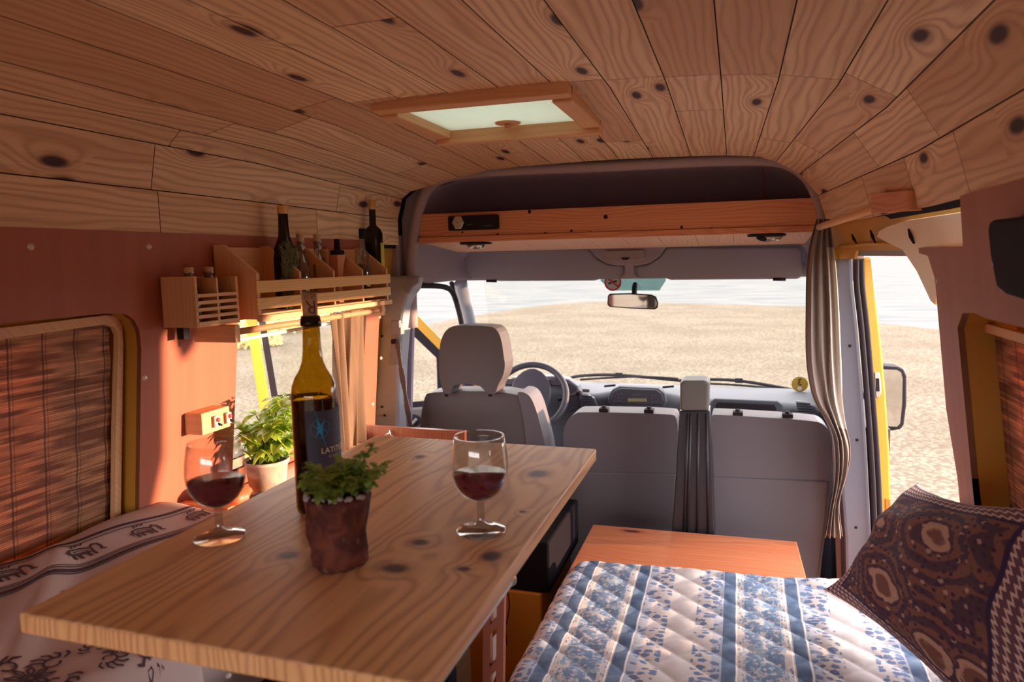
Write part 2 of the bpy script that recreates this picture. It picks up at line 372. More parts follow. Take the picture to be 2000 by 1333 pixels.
# ------------------------------------------------------------------ mesh builder
class MB:
    def __init__(s): s.v = []; s.f = []; s.uv = []; s.t = []; s.mi = []; s.sm = []
    def face(s, pts, uvs, tint=0., mi=0, smooth=False):
        i = len(s.v); s.v += [tuple(p) for p in pts]; s.f.append(tuple(range(i, i + len(pts)))); s.uv.append([tuple(q) for q in uvs]); s.t.append(tint); s.mi.append(mi); s.sm.append(smooth)
    def faces(s, verts, faces, uvf, tint=0., mi=0, smooth=False):
        i = len(s.v); s.v += [tuple(p) for p in verts]
        for f in faces:
            s.f.append(tuple(i + k for k in f)); s.uv.append([uvf(k) for k in f]); s.t.append(tint); s.mi.append(mi); s.sm.append(smooth)
    def hexa(s, P, grain=1, off=None, tint=None, mi=0, uvaxes=None):
        # P: 8 corners, index = ix + 2*iy + 4*iz ; grain 0/1/2
        if off is None: off = (random.uniform(0, 30), random.uniform(0, 30))
        if tint is None: tint = random.random()
        P = [Vector(p) for p in P]
        L = [(P[1] - P[0]).length, (P[2] - P[0]).length, (P[4] - P[0]).length]
        c = [((k & 1) * L[0], (k >> 1 & 1) * L[1], (k >> 2 & 1) * L[2]) for k in range(8)]
        for ax, fs in ((0, ((0, 4, 6, 2), (1, 3, 7, 5))), (1, ((0, 1, 5, 4), (2, 6, 7, 3))), (2, ((0, 2, 3, 1), (4, 5, 7, 6)))):
            if ax != grain: o = 3 - ax - grain; m = lambda k: (c[k][grain] + off[0], c[k][o] + off[1] + (0, .37, .71)[ax])
            else: a, b = [q for q in (0, 1, 2) if q != ax]; m = lambda k: (c[k][a] * .15 + off[0], c[k][b] + off[1])
            for f in fs: s.face([P[k] for k in f], [m(k) for k in f], tint, mi)
    def box(s, lo, hi, grain=None, **k):
        lo, hi = Vector(lo), Vector(hi)
        if grain is None: d = hi - lo; grain = max(range(3), key=lambda i: d[i])
        s.hexa([(hi.x if i & 1 else lo.x, hi.y if i >> 1 & 1 else lo.y, hi.z if i >> 2 & 1 else lo.z) for i in range(8)], grain, **k)
    def bar(s, a, b, wd, th, up=(0, 0, 1), **k):
        a, b = Vector(a), Vector(b); d = (b - a).normalized(); r = d.cross(Vector(up)).normalized(); u = r.cross(d)
        s.hexa([(a if not i & 1 else b) + r * (wd / 2 if i >> 1 & 1 else -wd / 2) + u * (th / 2 if i >> 2 & 1 else -th / 2) for i in range(8)], 0, **k)
    def prism(s, pts, ext, mi=0, tint=None, holes=(), grain=None, smooth_side=False):
        # planar polygon pts (3D), holes lists, extruded by ext
        ext = Vector(ext); tint = random.random() if tint is None else tint
        loops = [[Vector(p) for p in pts]] + [[Vector(p) for p in h] for h in holes]
        tri = geometry.tessellate_polygon(loops); flat = [p for l in loops for p in l]
        n = ext.normalized(); g = Vector(grain) if grain else Vector((0, 1, 0))
        g = g - n * g.dot(n)
        if g.length < 1e-4: g = Vector((0, 0, 1)) - n * n.z
        g.normalize(); h = n.cross(g); o = (random.uniform(0, 20), random.uniform(0, 20))
        uvf = lambda k: (flat[k % len(flat)].dot(g) + o[0], flat[k % len(flat)].dot(h) + o[1])
        s.faces(flat + [p + ext for p in flat], [t for t in tri] + [tuple(len(flat) + q for q in reversed(t)) for t in tri], uvf, tint, mi)
        for l in loops:
            m = len(l)
            for i in range(m):
                a, b = l[i], l[(i + 1) % m]
                s.face([a, b, b + ext, a + ext], [(a.dot(g), 0), (b.dot(g), 0), (b.dot(g), ext.length), (a.dot(g), ext.length)], tint, mi, smooth_side)
    def tube(s, path, r, seg=12, mi=0, cap=True, flat=1., tint=0.):
        path = [Vector(p) for p in path]; n = len(path); rr = r if isinstance(r, (list, tuple)) else [r] * n
        T = [(path[min(i + 1, n - 1)] - path[max(i - 1, 0)]).normalized() for i in range(n)]
        u = T[0].orthogonal().normalized(); vs = []; L = 0; ul = []
        for i in range(n):
            u = (u - T[i] * u.dot(T[i])).normalized(); w_ = T[i].cross(u)
            if i: L += (path[i] - path[i - 1]).length
            for k in range(seg):
                a = 2 * PI * k / seg; vs.append(path[i] + (u * math.cos(a) + w_ * math.sin(a) * flat) * rr[i]); ul.append((L, k / seg * .2))
        fs = [(i * seg + k, i * seg + (k + 1) % seg, (i + 1) * seg + (k + 1) % seg, (i + 1) * seg + k) for i in range(n - 1) for k in range(seg)]
        s.faces(vs, fs, lambda k: ul[k], tint, mi, True)
        if cap:
            s.face(list(reversed(vs[:seg])), [(0, 0)] * seg, tint, mi); s.face(vs[-seg:], [(0, 0)] * seg, tint, mi)
    def lathe(s, prof, c=(0, 0, 0), seg=40, mi=0, sx=1., sy=1., rot=0., tint=0., fn=None):
        c = Vector(c); vs = []; n = len(prof)
        for i, (r, z) in enumerate(prof):
            for k in range(seg):
                a = 2 * PI * k / seg + rot; p = Vector((r * math.cos(a) * sx, r * math.sin(a) * sy, z))
                if fn: p = fn(p, a)
                vs.append(c + p)
        fs = [(i * seg + k, i * seg + (k + 1) % seg, (i + 1) * seg + (k + 1) % seg, (i + 1) * seg + k) for i in range(n - 1) for k in range(seg)]
        s.faces(vs, fs, lambda k: (prof[k // seg][1], (k % seg) / seg), tint, mi, True)
    def grid(s, fn, nu, nv, uvf=None, mi=0, tint=0., smooth=True, close=False):
        vs = []; uu = []
        for j in range(nv + 1):
            for i in range(nu + 1):
                a, b = i / nu, j / nv; vs.append(fn(a, b)); uu.append(uvf(a, b) if uvf else (a, b))
        fs = [(j * (nu + 1) + i, j * (nu + 1) + i + 1, (j + 1) * (nu + 1) + i + 1, (j + 1) * (nu + 1) + i) for j in range(nv) for i in range(nu)]
        s.faces(vs, fs, lambda k: uu[k], tint, mi, smooth)
    def ball(s, c, r, sc=(1, 1, 1), seg=16, mi=0):
        s.lathe([(max(1e-4, r * math.sin(PI * i / 10)), -r * math.cos(PI * i / 10) * sc[2]) for i in range(11)], c, seg, mi, sc[0], sc[1])
    def build(s, name, mat, parent=None, bevel=0., solid=0., sub=0, smooth=None, merge=True):
        me = bpy.data.meshes.new(name)
        mats = mat if isinstance(mat, (list, tuple)) else [mat]
        V = np.array(s.v) if s.v else np.zeros((1, 3))
        if parent is not None:
            off = np.array(ROOTPOS[parent.name]) 
        else:
            lo, hi = V.min(0), V.max(0); off = np.array([(lo[0] + hi[0]) / 2, (lo[1] + hi[1]) / 2, lo[2]])
        me.from_pydata([tuple(q) for q in (V - off)], [], s.f)
        ul = me.uv_layers.new(name='UVMap'); flat = [c for f in s.uv for q in f for c in q]; ul.data.foreach_set('uv', flat)
        at = me.attributes.new('tint', 'FLOAT', 'FACE'); at.data.foreach_set('value', s.t)
        for m in mats: me.materials.append(m)
        me.polygons.foreach_set('material_index', s.mi); me.polygons.foreach_set('use_smooth', s.sm if smooth is None else [smooth] * len(s.f))
        if merge:
            import bmesh
            bm = bmesh.new(); bm.from_mesh(me); bmesh.ops.remove_doubles(bm, verts=bm.verts, dist=1e-5); bmesh.ops.recalc_face_normals(bm, faces=bm.faces) if s.closed_ok() else None
            bm.to_mesh(me); bm.free()
        o = bpy.data.objects.new(name, me); COL.objects.link(o)
        if parent is not None: o.parent = parent; ROOTPOS[o.name] = tuple(off)
        else: o.location = off; ROOTPOS[o.name] = tuple(off)
        if solid: m = o.modifiers.new('thick', 'SOLIDIFY'); m.thickness = abs(solid); m.offset = 1 if solid > 0 else -1
        if bevel: m = o.modifiers.new('bevel', 'BEVEL'); m.width = bevel; m.segments = 2 if bevel < .015 else 5; m.limit_method = 'ANGLE'; m.angle_limit = math.radians(40); m.harden_normals = False
        if sub: m = o.modifiers.new('sub', 'SUBSURF'); m.levels = sub; m.render_levels = sub
        return o
    def closed_ok(s): return True
ROOTPOS = {}
def thing(name, label, cat, loc, group=None):
    o = bpy.data.objects.new(name, None); COL.objects.link(o); o.location = loc; o.empty_display_size = .05
    o['label'] = label; o['category'] = cat; ROOTPOS[o.name] = tuple(loc)
    if group: o['group'] = group
    return o
def tag(o, label, cat, group=None):
    o['label'] = label; o['category'] = cat
    if group: o['group'] = group
    return o
def struct(o, label=None, cat=None):
    o['kind'] = 'structure'
    if label: o['label'] = label
    if cat: o['category'] = cat
    return o
def rrect(cy, cz, w_, h, r, n=5):
    pts = []
    for (sx, sy, a0) in ((1, 1, 0), (-1, 1, 90), (-1, -1, 180), (1, -1, 270)):
        for i in range(n + 1):
            a = math.radians(a0 + 90 * i / n); pts.append((cy + sx * (w_ / 2 - r) + r * math.cos(a), cz + sy * (h / 2 - r) + r * math.sin(a)))
    return pts
def smoothpath(P, n=6):
    P = [Vector(p) for p in P]; out = []
    for i in range(len(P) - 1):
        p0, p1, p2, p3 = P[max(i - 1, 0)], P[i], P[i + 1], P[min(i + 2, len(P) - 1)]
        for k in range(n):
            t = k / n; out.append(.5 * ((2 * p1) + (p2 - p0) * t + (2 * p0 - 5 * p1 + 4 * p2 - p3) * t * t + (3 * p1 - p0 - 3 * p2 + p3) * t ** 3))
    out.append(P[-1]); return out
def chaikin(P, n=2):
    for _ in range(n):
        Q = []
        for i in range(len(P)):
            a, b = P[i], P[(i + 1) % len(P)]; Q += [(a[0] * .75 + b[0] * .25, a[1] * .75 + b[1] * .25), (a[0] * .25 + b[0] * .75, a[1] * .25 + b[1] * .75)]
        P = Q
    return P
def textmesh(body, size, ext=0.0):
    cu = bpy.data.curves.new('t', 'FONT'); cu.body = body; cu.size = size; cu.align_x = 'CENTER'; cu.align_y = 'CENTER'; cu.resolution_u = 3
    o = bpy.data.objects.new('t', cu); COL.objects.link(o); bpy.context.view_layer.update()
    me = o.evaluated_get(bpy.context.evaluated_depsgraph_get()).to_mesh()
    vs = [v.co.copy() for v in me.vertices]; fs = [tuple(p.vertices) for p in me.polygons]
    bpy.data.objects.remove(o); bpy.data.curves.remove(cu); return vs, fs

# ================================================================== SETTING
# --- outside ground and sea
G = -.72
shore = [(-70, 40), (-40, 24), (-20, 19.5)] + [tuple(AZ(px, py, G).xy) for px, py in ((824, 638), (890, 622), (926, 617), (1010, 603), (1100, 593), (1180, 589), (1300, 592), (1450, 596), (1600, 600), (1715, 632), (1840, 645))] + [(13, 17), (22, 10), (30, -5), (40, -40), (-70, -40)]
m = MB()
pl = [Vector((x, y, G)) for x, y in shore]
tri = geometry.tessellate_polygon([pl]); m.faces(pl, tri, lambda k: (pl[k].x, pl[k].y))
m2 = MB()
# subdivided beach with gentle relief near the van
o = m.build('ground', SAND); struct(o, 'pale gravel beach around the van', None)
m = MB(); m.face([(-900, -900, G - .12), (900, -900, G - .12), (900, 1500, G - .12), (-900, 1500, G - .12)], [(0, 0)] * 4)
o = m.build('sea', SEA); struct(o, 'pale sea beyond the beach', None)
# shore berm edge
m = MB()
for i in range(len(shore) - 1):
    a, b = shore[i], shore[i + 1]; m.face([(a[0], a[1], G), (b[0], b[1], G), (b[0], b[1], G - .3), (a[0], a[1], G - .3)], [(0, 0)] * 4)
struct(m.build('ground_edge', SAND))

# --- bushes seen through the left window
def bush(px, py, D, r, h):
    c = AY(px, py, D); c.z = G; m = MB()
    for i in range(420):
        a = random.uniform(0, 2 * PI); q = random.random() ** .5; p = c + Vector((math.cos(a) * q * r, math.sin(a) * q * r, random.random() * h * (1.1 - q * q)))
        d = Vector((random.gauss(0, 1), random.gauss(0, 1), abs(random.gauss(.6, .8)))).normalized() * random.uniform(.15, .32); e = d.orthogonal().normalized() * .04
        m.face([p - e, p + e, p + d], [(0, 0), (1, 0), (0, 1)], random.random())
    return m.build('bush', BUSHM, merge=False)
for i, (px, D, r, h, lb) in enumerate([(490, 16, .8, .75, 'dry yellow bush on the beach, farthest left through the side window'), (545, 19.5, .9, .95, 'dry yellow bush on the beach seen just below the long spice rack'), (600, 23.5, 1.1, 1.0, 'dry yellow bush on the beach seen just left of the wine bottle neck')]):
    tag(bush(px, 650, D, r, h), lb, 'bush', 'dry bushes on the beach')

# --- ceiling of pine planks
prof = [(-1.30, 1.52), (-1.30, 1.63), (-1.278, 1.733), (-1.24, 1.768), (-1.15, 1.79), (-1.03, 1.82), (-.91, 1.84), (-.785, 1.845), (-.66, 1.848), (-.535, 1.85), (-.41, 1.85), (-.29, 1.848), (-.16, 1.845), (-.04, 1.84), (.08, 1.832), (.20, 1.81), (.295, 1.755), (.355, 1.66), (.388, 1.545)]
def pz(p, y):     # the roof drops slightly toward the cab and narrows
    x, z = p; k = max(0, y - 1.7) / .9
    z2 = z - .045 * k * max(0, min(1, (z - 1.6) / .2)); 
    if x > 0: x = x - .10 * k * min(1, x / .25)
    return (x, z2)
HOLE = (-.85, -.39, 1.63, 2.03)
joints = {0: [1.36, 2.02], 1: [1.34, 2.14], 2: [1.38], 3: [1.46], 4: [1.6, 2.3], 5: [1.52], 6: [1.58], 7: [1.60], 8: [1.1], 9: [.9, 2.2], 10: [1.62, 2.3], 11: [1.63], 12: [1.64, 1.96], 13: [1.65], 14: [1.66, 2.3], 15: [1.60, 2.25], 16: [1.52, 1.95], 17: [1.44, 1.78, 2.1]}
YE = 2.60
m = MB()
for i in range(len(prof) - 1):
    a, b = prof[i], prof[i + 1]; js = [-1.2] + [j for j in joints.get(i, [])] + [YE]
    if js[1] > .5: js.insert(1, .15 + .2 * random.random())
    for k in range(len(js) - 1):
        y0, y1 = js[k] + .001, js[k + 1] - .001
        off = (random.uniform(0, 40), random.uniform(0, 40)); tint = random.random()
        if i < 3: tint = random.uniform(.0, .6)
        # cut into short runs so the sweep can bend, and round the hatch
        ys = sorted(set([y0, y1] + [y for y in (1.7, 2.0, 2.3, HOLE[2], HOLE[3]) if y0 < y < y1]))
        for q in range(len(ys) - 1):
            ya, yb = ys[q], ys[q + 1]; segs = [(0., 1.)]
            if a[0] < HOLE[1] and b[0] > HOLE[0] and ya >= HOLE[2] - 1e-6 and yb <= HOLE[3] + 1e-6:
                t0 = (HOLE[0] - a[0]) / (b[0] - a[0]); t1 = (HOLE[1] - a[0]) / (b[0] - a[0]); segs = []
                if t0 > 0: segs.append((0., t0))
                if t1 < 1: segs.append((t1, 1.))
            for (s0, s1) in segs:
                P = []; U = []
                for yy in (ya, yb):
                    A_, B_ = pz(a, yy), pz(b, yy); wl = math.hypot(B_[0] - A_[0], B_[1] - A_[1]); g = .0012 / wl
                    for ss in (max(s0, g), min(s1, 1 - g)):
                        P.append(Vector((A_[0] + (B_[0] - A_[0]) * ss, yy, A_[1] + (B_[1] - A_[1]) * ss))); U.append((yy + off[0], ss * wl + off[1]))
                nrm = Vector((-(b[1] - a[1]), 0, b[0] - a[0])).normalized() * .012
                t = [0, 1, 3, 2]
                m.face([P[j] for j in t], [U[j] for j in t], tint)
                for e0, e1 in ((0, 1), (1, 3), (3, 2), (2, 0)):
                    m.face([P[e0], P[e1], P[e1] + nrm, P[e0] + nrm], [U[e0], U[e1], U[e1], U[e0]], tint, 1)
# dark roof skin above the planks
for i in range(len(prof) - 1):
    a, b = prof[i], prof[i + 1]
    na = Vector((-(b[1] - a[1]), 0, b[0] - a[0])).normalized() * .0125
    for ya, yb in ((-1.25, HOLE[2]), (HOLE[2], HOLE[3]), (HOLE[3], 2.40), (2.40, 2.69)):
        segs = [(0., 1.)]
        if ya == HOLE[2] and a[0] < HOLE[1] and b[0] > HOLE[0]:
            t0 = (HOLE[0] - a[0]) / (b[0] - a[0]); t1 = (HOLE[1] - a[0]) / (b[0] - a[0]); segs = []
            if t0 > 0: segs.append((0., t0))
            if t1 < 1: segs.append((t1, 1.))
        for s0, s1 in segs:
            P = []
            for yy in (ya, yb):
                A_, B_ = pz(a, yy), pz(b, yy)
                for ss in (s0 - .12 * (s0 == 0), s1 + .12 * (s1 == 1)): P.append(Vector((A_[0] + (B_[0] - A_[0]) * ss, yy, A_[1] + (B_[1] - A_[1]) * ss)) + na)
            m.face([P[0], P[1], P[3], P[2]], [(0, 0)] * 4, 0, 1)
o = m.build('ceiling', [PINE_C, BLACK], merge=False); struct(o, 'pine plank ceiling and upper side cladding', None)

# --- hatch
h = thing('roof_hatch', 'wood framed roof hatch with a milky white pane in the plank ceiling', 'roof hatch', (-.62, 1.83, 1.84))
x0, x1, y0, y1 = -.87, -.37, 1.61, 2.05
m = MB()
for (lo, hi) in (((x0, y0, 1.822), (x1, y0 + .05, 1.86)), ((x0, y1 - .04, 1.80), (x1, y1, 1.86)), ((x0, y0 + .05, 1.815), (x0 + .05, y1 - .04, 1.86)), ((x1 - .05, y0 + .05, 1.815), (x1, y1 - .04, 1.86))): m.box(lo, hi)
m.build('frame', PINE_L, h, bevel=.004)
m = MB()
for (lo, hi) in (((x0, y0, 1.85), (x1, y0 + .03, 1.93)), ((x0, y1 - .03, 1.85), (x1, y1, 1.93)), ((x0, y0, 1.85), (x0 + .03, y1, 1.93)), ((x1 - .03, y0, 1.85), (x1, y1, 1.93))): m.box(lo, hi)
m.build('shaft', WHITE, h)
m = MB(); m.box((x0 + .03, y0 + .03, 1.838), (x1 - .03, y1 - .03, 1.845)); m.build('pane', MILK, h)
m = MB(); c = AZ(992, 242, 1.835); m.lathe([(.0, .0), (.035, .0), (.037, .004), (.037, .012), (0, .012)], c, 32); k = m.build('catch', PINE_L, h)
m = MB(); m.lathe([(0, 0), (.008, 0), (.008, .014), (0, .014)], c + Vector((0, 0, -.012)), 16); m.build('knob', PINE_S, h)

# --- left plywood wall
def L(y, z, off=0.): return Vector((xl(z) + off, y, z))
def poly_on(f, pts): return [f(*p) for p in pts]
w1 = [AL(0, 640), AL(215, 612), AL(245, 614), AL(262, 625), AL(272, 645), AL(276, 680), AL(270, 1016)]
w1 = [(p.y, p.z) for p in w1]; w1[-1] = (w1[-1][0], .78); w1 = [(w1[0][0] - .9, w1[0][1] + .004), *w1[1:], (w1[0][0] - .9, .78)]
w2a = AL(465, 650); w2b = AL(455, 840); w2c = AL(716, 606); w2d = AL(704, 850)
w2 = [(w2a.y, 1.30), (w2c.y, 1.30), (w2d.y, .87), (w2b.y, .87)]
m = MB()
m.prism([L(-1.2, 0), L(2.455, 0), L(2.455, 1.535), L(-1.2, 1.525)], (-.012, 0, 0), holes=[[L(*p) for p in w1], [L(*p) for p in w2]], grain=(0, 0, 1))
o = m.build('wall_left', PLY); struct(o, 'orange brown plywood wall with screws')
ROOTPOS[o.name] = tuple(o.location)
m = MB()   # outer steel skin behind plywood
w1o = [(y, z) for y, z in w1]
m.prism([L(-1.25, -.1, -.09), L(2.62, -.1, -.09), L(2.62, 1.66, -.02), L(-1.25, 1.66, -.02)], (-.01, 0, 0), holes=[[L(y, z, -.09 + .07 * 0) for y, z in ((.2, 1.30), (1.10, 1.30), (1.12, .80), (.2, .80))], [L(y, z, -.08) for y, z in w2]], grain=(0, 0, 1))
struct(m.build('wall_left', YDARK))
m = MB()   # reveals round the two left windows
for pts in (w1, w2):
    for i in range(len(pts)):
        a, b = pts[i], pts[(i + 1) % len(pts)]; m.face([L(*a), L(*b), L(*b, -.09), L(*a, -.09)], [(0, 0)] * 4, smooth=False)
struct(m.build('trim_1', YDARK), 'ochre painted reveals of the left windows')
sc_ = [(60, 482), (291, 482), (282, 738), (281, 1005), (744, 700), (728, 790), (741, 620)]
for px, py in sc_:
    m = MB(); p = AL(px, py); m.lathe([(0, .005), (.0045, .0045), (.0075, 0)], (0, 0, 0), 16); m.v = [(p.x + v[2], p.y + v[0], p.z + v[1]) for v in m.v]
    s_ = m.build('screw', SCREW, o)
# window 1 inner frame + blind
fo = -.055
wf = thing('window_blind_frame', 'pale wooden window frame round the bamboo blind on the left wall', 'window frame', L(.8, .8, fo))
def Lf(px, py): return AL(px, py, fo)
outer = [Lf(0, 640), Lf(200, 616), Lf(218, 618), Lf(229, 634), Lf(232, 670), Lf(224, 1030)]
inner = [Lf(0, 662), Lf(195, 634), Lf(215, 640), Lf(222, 655), Lf(212, 1030)]
def ext_(P): a = P[0].copy(); b = P[1]; d = (a - b) * 4; return [a + d] + P[1:]
O_ = ext_(outer); I_ = ext_(inner)
m = MB()
O2 = [O_[0], O_[1], O_[2], O_[3], O_[4], O_[5]]; I2 = [I_[0], I_[1], I_[2], I_[3], I_[3] * .5 + I_[4] * .5, I_[4]]
O2[5].z = .80; I2[5].z = .80
for i in range(5):
    P = [O2[i], O2[i + 1], I2[i + 1], I2[i]]; e = Vector((.014, 0, 0)); g = (O2[i + 1] - O2[i]).normalized()
    uvs = [(p.dot(g), p.z + p.y) for p in P]
    m.face([p + e for p in P], uvs, .2)
    m.face([P[3], P[2], P[2] + e, P[3] + e], [(0, 0), (.1, 0), (.1, .01), (0, .01)], .3); m.face([P[0], P[1], P[1] + e, P[0] + e], [(0, 0), (.1, 0), (.1, .01), (0, .01)], .3)
m.build('frame', PINE_L, wf)
bl = MB()
bo = fo - .004
def bf(a, b): y = 1.262 - 1.1 * a; z = .80 + .56 * b; p = L(y, z, bo); p.x += .0025 * math.sin(z * 60) * math.sin(y * 9); return p
bl.grid(bf, 60, 30, lambda a, b: (.56 * b, 1.1 * a + .02))
# keep only area inside frame top by clipping z
for i, v in enumerate(bl.v):
    zt = 1.325 + 0 * v[1]
    if v[2] > zt: bl.v[i] = (v[0], v[1], zt)
tag(bl.build('bamboo_blind', BAMBOO, solid=.002), 'brown woven bamboo blind closed over the left window', 'blind')
m = MB(); m.prism([L(y, z, -.085) for y, z in ((.15, 1.33), (1.2, 1.33), (1.2, .79), (.15, .79))], (-.004, 0, 0)); struct(m.build('window_1', PANE))
m = MB(); m.prism([L(y, z, -.085) for y, z in ((w2a.y - .02, 1.31), (w2c.y + .02, 1.31), (w2c.y + .02, .86), (w2b.y - .02, .86))], (-.004, 0, 0)); struct(m.build('window_2', PANE))

# --- right plywood wall
def Rr(y, z, off=0.): return Vector((xr(z) - off, y, z))
fe = [AR(1812, 500), AR(1826, 545), AR(1835, 650), AR(1848, 800), AR(1870, 935)]
fe = [(p.y, p.z) for p in fe]; yb = fe[-1][0]
w3 = [AR(1870, 640), AR(1880, 612), AR(1905, 612), AR(1925, 622)]
w3 = [(p.y, p.z) for p in w3]; a3 = AR(1898, 935)
slope = (w3[3][1] - w3[2][1]) / (w3[3][0] - w3[2][0])
w3p = [(a3.y, .8), (a3.y + .0, a3.z)] + w3 + [(.4, w3[3][1] + slope * 0), (.4, .8)]
m = MB()
m.prism([Rr(*p) for p in [(yb, 0.)] + [(yb, .6)] + fe[::-1] + [(1.98, 1.46), (1.5, 1.46), (1.49, 1.55), (-1.2, 1.56), (-1.2, 0)]], (.012, 0, 0), holes=[[Rr(*p) for p in w3p]], grain=(0, 0, 1))
wr = m.build('wall_right', PLY_SHADED); struct(wr, 'brown plywood wall panel with shade in its colour right of the open door')
m = MB()
m.prism([Rr(y, z, -.10) for y, z in ((yb - .02, -.1), (yb - .02, 1.44), (-1.25, 1.44), (-1.25, -.1))], (.01, 0, 0), holes=[[Rr(y, z, -.10) for y, z in ((.5, .85), (1.5, .85), (1.5, 1.28), (.5, 1.28))]])
m.prism([(.47, -1.25, 1.44), (.47, 2.66, 1.44), (.47, 2.66, 1.8), (.47, -1.25, 1.8)], (.01, 0, 0))
struct(m.build('wall_right', YDARK))
m = MB()
for i in range(len(w3p)):
    a, b = w3p[i], w3p[(i + 1) % len(w3p)]; m.face([Rr(*a), Rr(*b), Rr(*b, -.10), Rr(*a, -.10)], [(0, 0)] * 4)
E_ = [(yb, 0.)] + [(yb, .6)] + fe[::-1]
for i in range(len(E_) - 1):
    a, b = E_[i], E_[i + 1]; m.face([Rr(*a, -.012), Rr(*b, -.012), Rr(*b, -.10), Rr(*a, -.10)], [(0, 0)] * 4)
struct(m.build('trim_2', YDARK), 'ochre reveal of the right window')
for px, py in ((1944, 515), (1829, 549)):
    m = MB(); p = AR(px, py); m.lathe([(0, .004), (.0045, .0035), (.008, 0)], (0, 0, 0), 16); m.v = [(p.x - v[2], p.y + v[0], p.z + v[1]) for v in m.v]
    m.build('screw', SCREW, wr)
yo, yi = AR(1924, 760, -.06).y, AR(1942, 760, -.06).y
zo, zi = AR(1930, 630, -.06).z, AR(1945, 652, -.06).z
wf = thing('window_blind_frame', 'wooden frame round the dark bamboo blind on the right wall', 'window frame', Rr(1.3, .8, -.06))
m = MB(); m.prism([Rr(yo, .8, -.06), Rr(yo, zo, -.06), Rr(.4, zo, -.06), Rr(.4, zi, -.06), Rr(yi, zi, -.06), Rr(yi, .8, -.06)], (-.014, 0, 0), grain=(0, 0, 1)); m.build('frame', PINE_L, wf, bevel=.003)
bl = MB(); bl.grid(lambda a, b: Rr(yo - .005 - 1.1 * a, .80 + (zo - .805) * b, -.064), 40, 10, lambda a, b: (.52 * b, 1.1 * a))
tag(bl.build('bamboo_blind', BAMBOO, solid=-.002), 'dark woven bamboo blind in the right wall window behind the cushion', 'blind')
m = MB(); P = [AR(px, py, .0) for px, py in ((1985, 428), (1976, 436), (1973, 450), (1978, 500), (1990, 560), (2010, 575), (2060, 590), (2060, 420))]
m.prism(P, (-.03, 0, 0)); tag(m.build('wall_speaker', BLACK, bevel=.006), 'black rounded panel on the right wall at the photo edge', 'speaker')

# --- floor, rear wall
m = MB()
for i in range(14): m.box((-1.45 + i * .15, -1.25, -.02), (-1.45 + i * .15 + .148, 2.35, 0), 1)
m.box((-1.45, 2.35, -.06), (.6, 4.1, -.02), mi=1)
o = m.build('floor', [FLOORM, NAVY]); struct(o)
m = MB(); m.prism([(-1.45, -1.22, -.1), (.62, -1.22, -.1), (.62, -1.22, 1.9), (-1.45, -1.22, 1.9)], (0, -.02, 0), holes=[[(-1.3, -1.22, .45), (-.45, -1.22, .45), (-.45, -1.22, 1.32), (-1.3, -1.22, 1.32)], [(-.41, -1.22, .45), (.44, -1.22, .45), (.44, -1.22, 1.32), (-.41, -1.22, 1.32)]])  # two openings added in the unseen rear wall to let fill daylight in
struct(m.build('wall_back', PLY_SHADED))

# --- cab shell
ring_px = [(806, 640), (803, 560), (803, 515), (808, 470), (814, 430), (823, 395), (838, 366), (870, 347), (950, 335), (1200, 323), (1400, 313), (1505, 313), (1548, 324), (1580, 350), (1599, 388), (1607, 425), (1613, 560), (1616, 640)]
ring = [AY(px, py, 2.64) for px, py in ring_px]
m = MB()
out_px = [(722, 1250), (728, 840), (745, 600), (760, 480), (770, 420), (780, 340), (900, 290), (1200, 270), (1400, 268), (1600, 280), (1650, 340), (1665, 450), (1665, 640)]
outer = [AY(px, py, 2.66) for px, py in out_px] + [AY(1700, 1250, 2.66), AY(1640, 1250, 2.66)]
inn = [AY(px, py, 2.66) for px, py in ring_px]
loop = outer + [inn[-1]] + inn[-2:0:-1] + [inn[0], AY(790, 1250, 2.66)]
m.prism(loop, (0, .02, 0))
struct(m.build('wall_front', RECESS), 'dark felt surround between plank ceiling and cab')
m = MB(); m.tube(smoothpath(ring, 5), .022, 14)
rg = thing('cab_arch_trim', 'curved grey padded trim framing the opening to the cab', 'cab trim', (-.45, 2.64, 1.3))
m.build('arch_padding', GREYF, rg)
# upper recess
m = MB()
top = ring[3:16]
def rec(a, b):
    k = a * (len(top) - 1); i = min(int(k), len(top) - 2); t = k - i; p = top[i].lerp(top[i + 1], t)
    ang = b * PI / 2; y = 2.64 + .42 * math.sin(ang); z = 1.52 + (p.z - 1.52) * (math.cos(ang) * .97 + .03); x = p.x + (-.47 - p.x) * .06 * b
    return Vector((x, y, z))
m.grid(rec, 60, 14)
o = m.build('overhead_recess', RECESS, rg, solid=.01)
m = MB(); m.tube(smoothpath([AY(1489, 306 + 14, 2.66), AY(1492, 350, 2.8), AY(1492, 398, 2.85)], 5), .002, 6)
m.build('cable', REDM, rg)

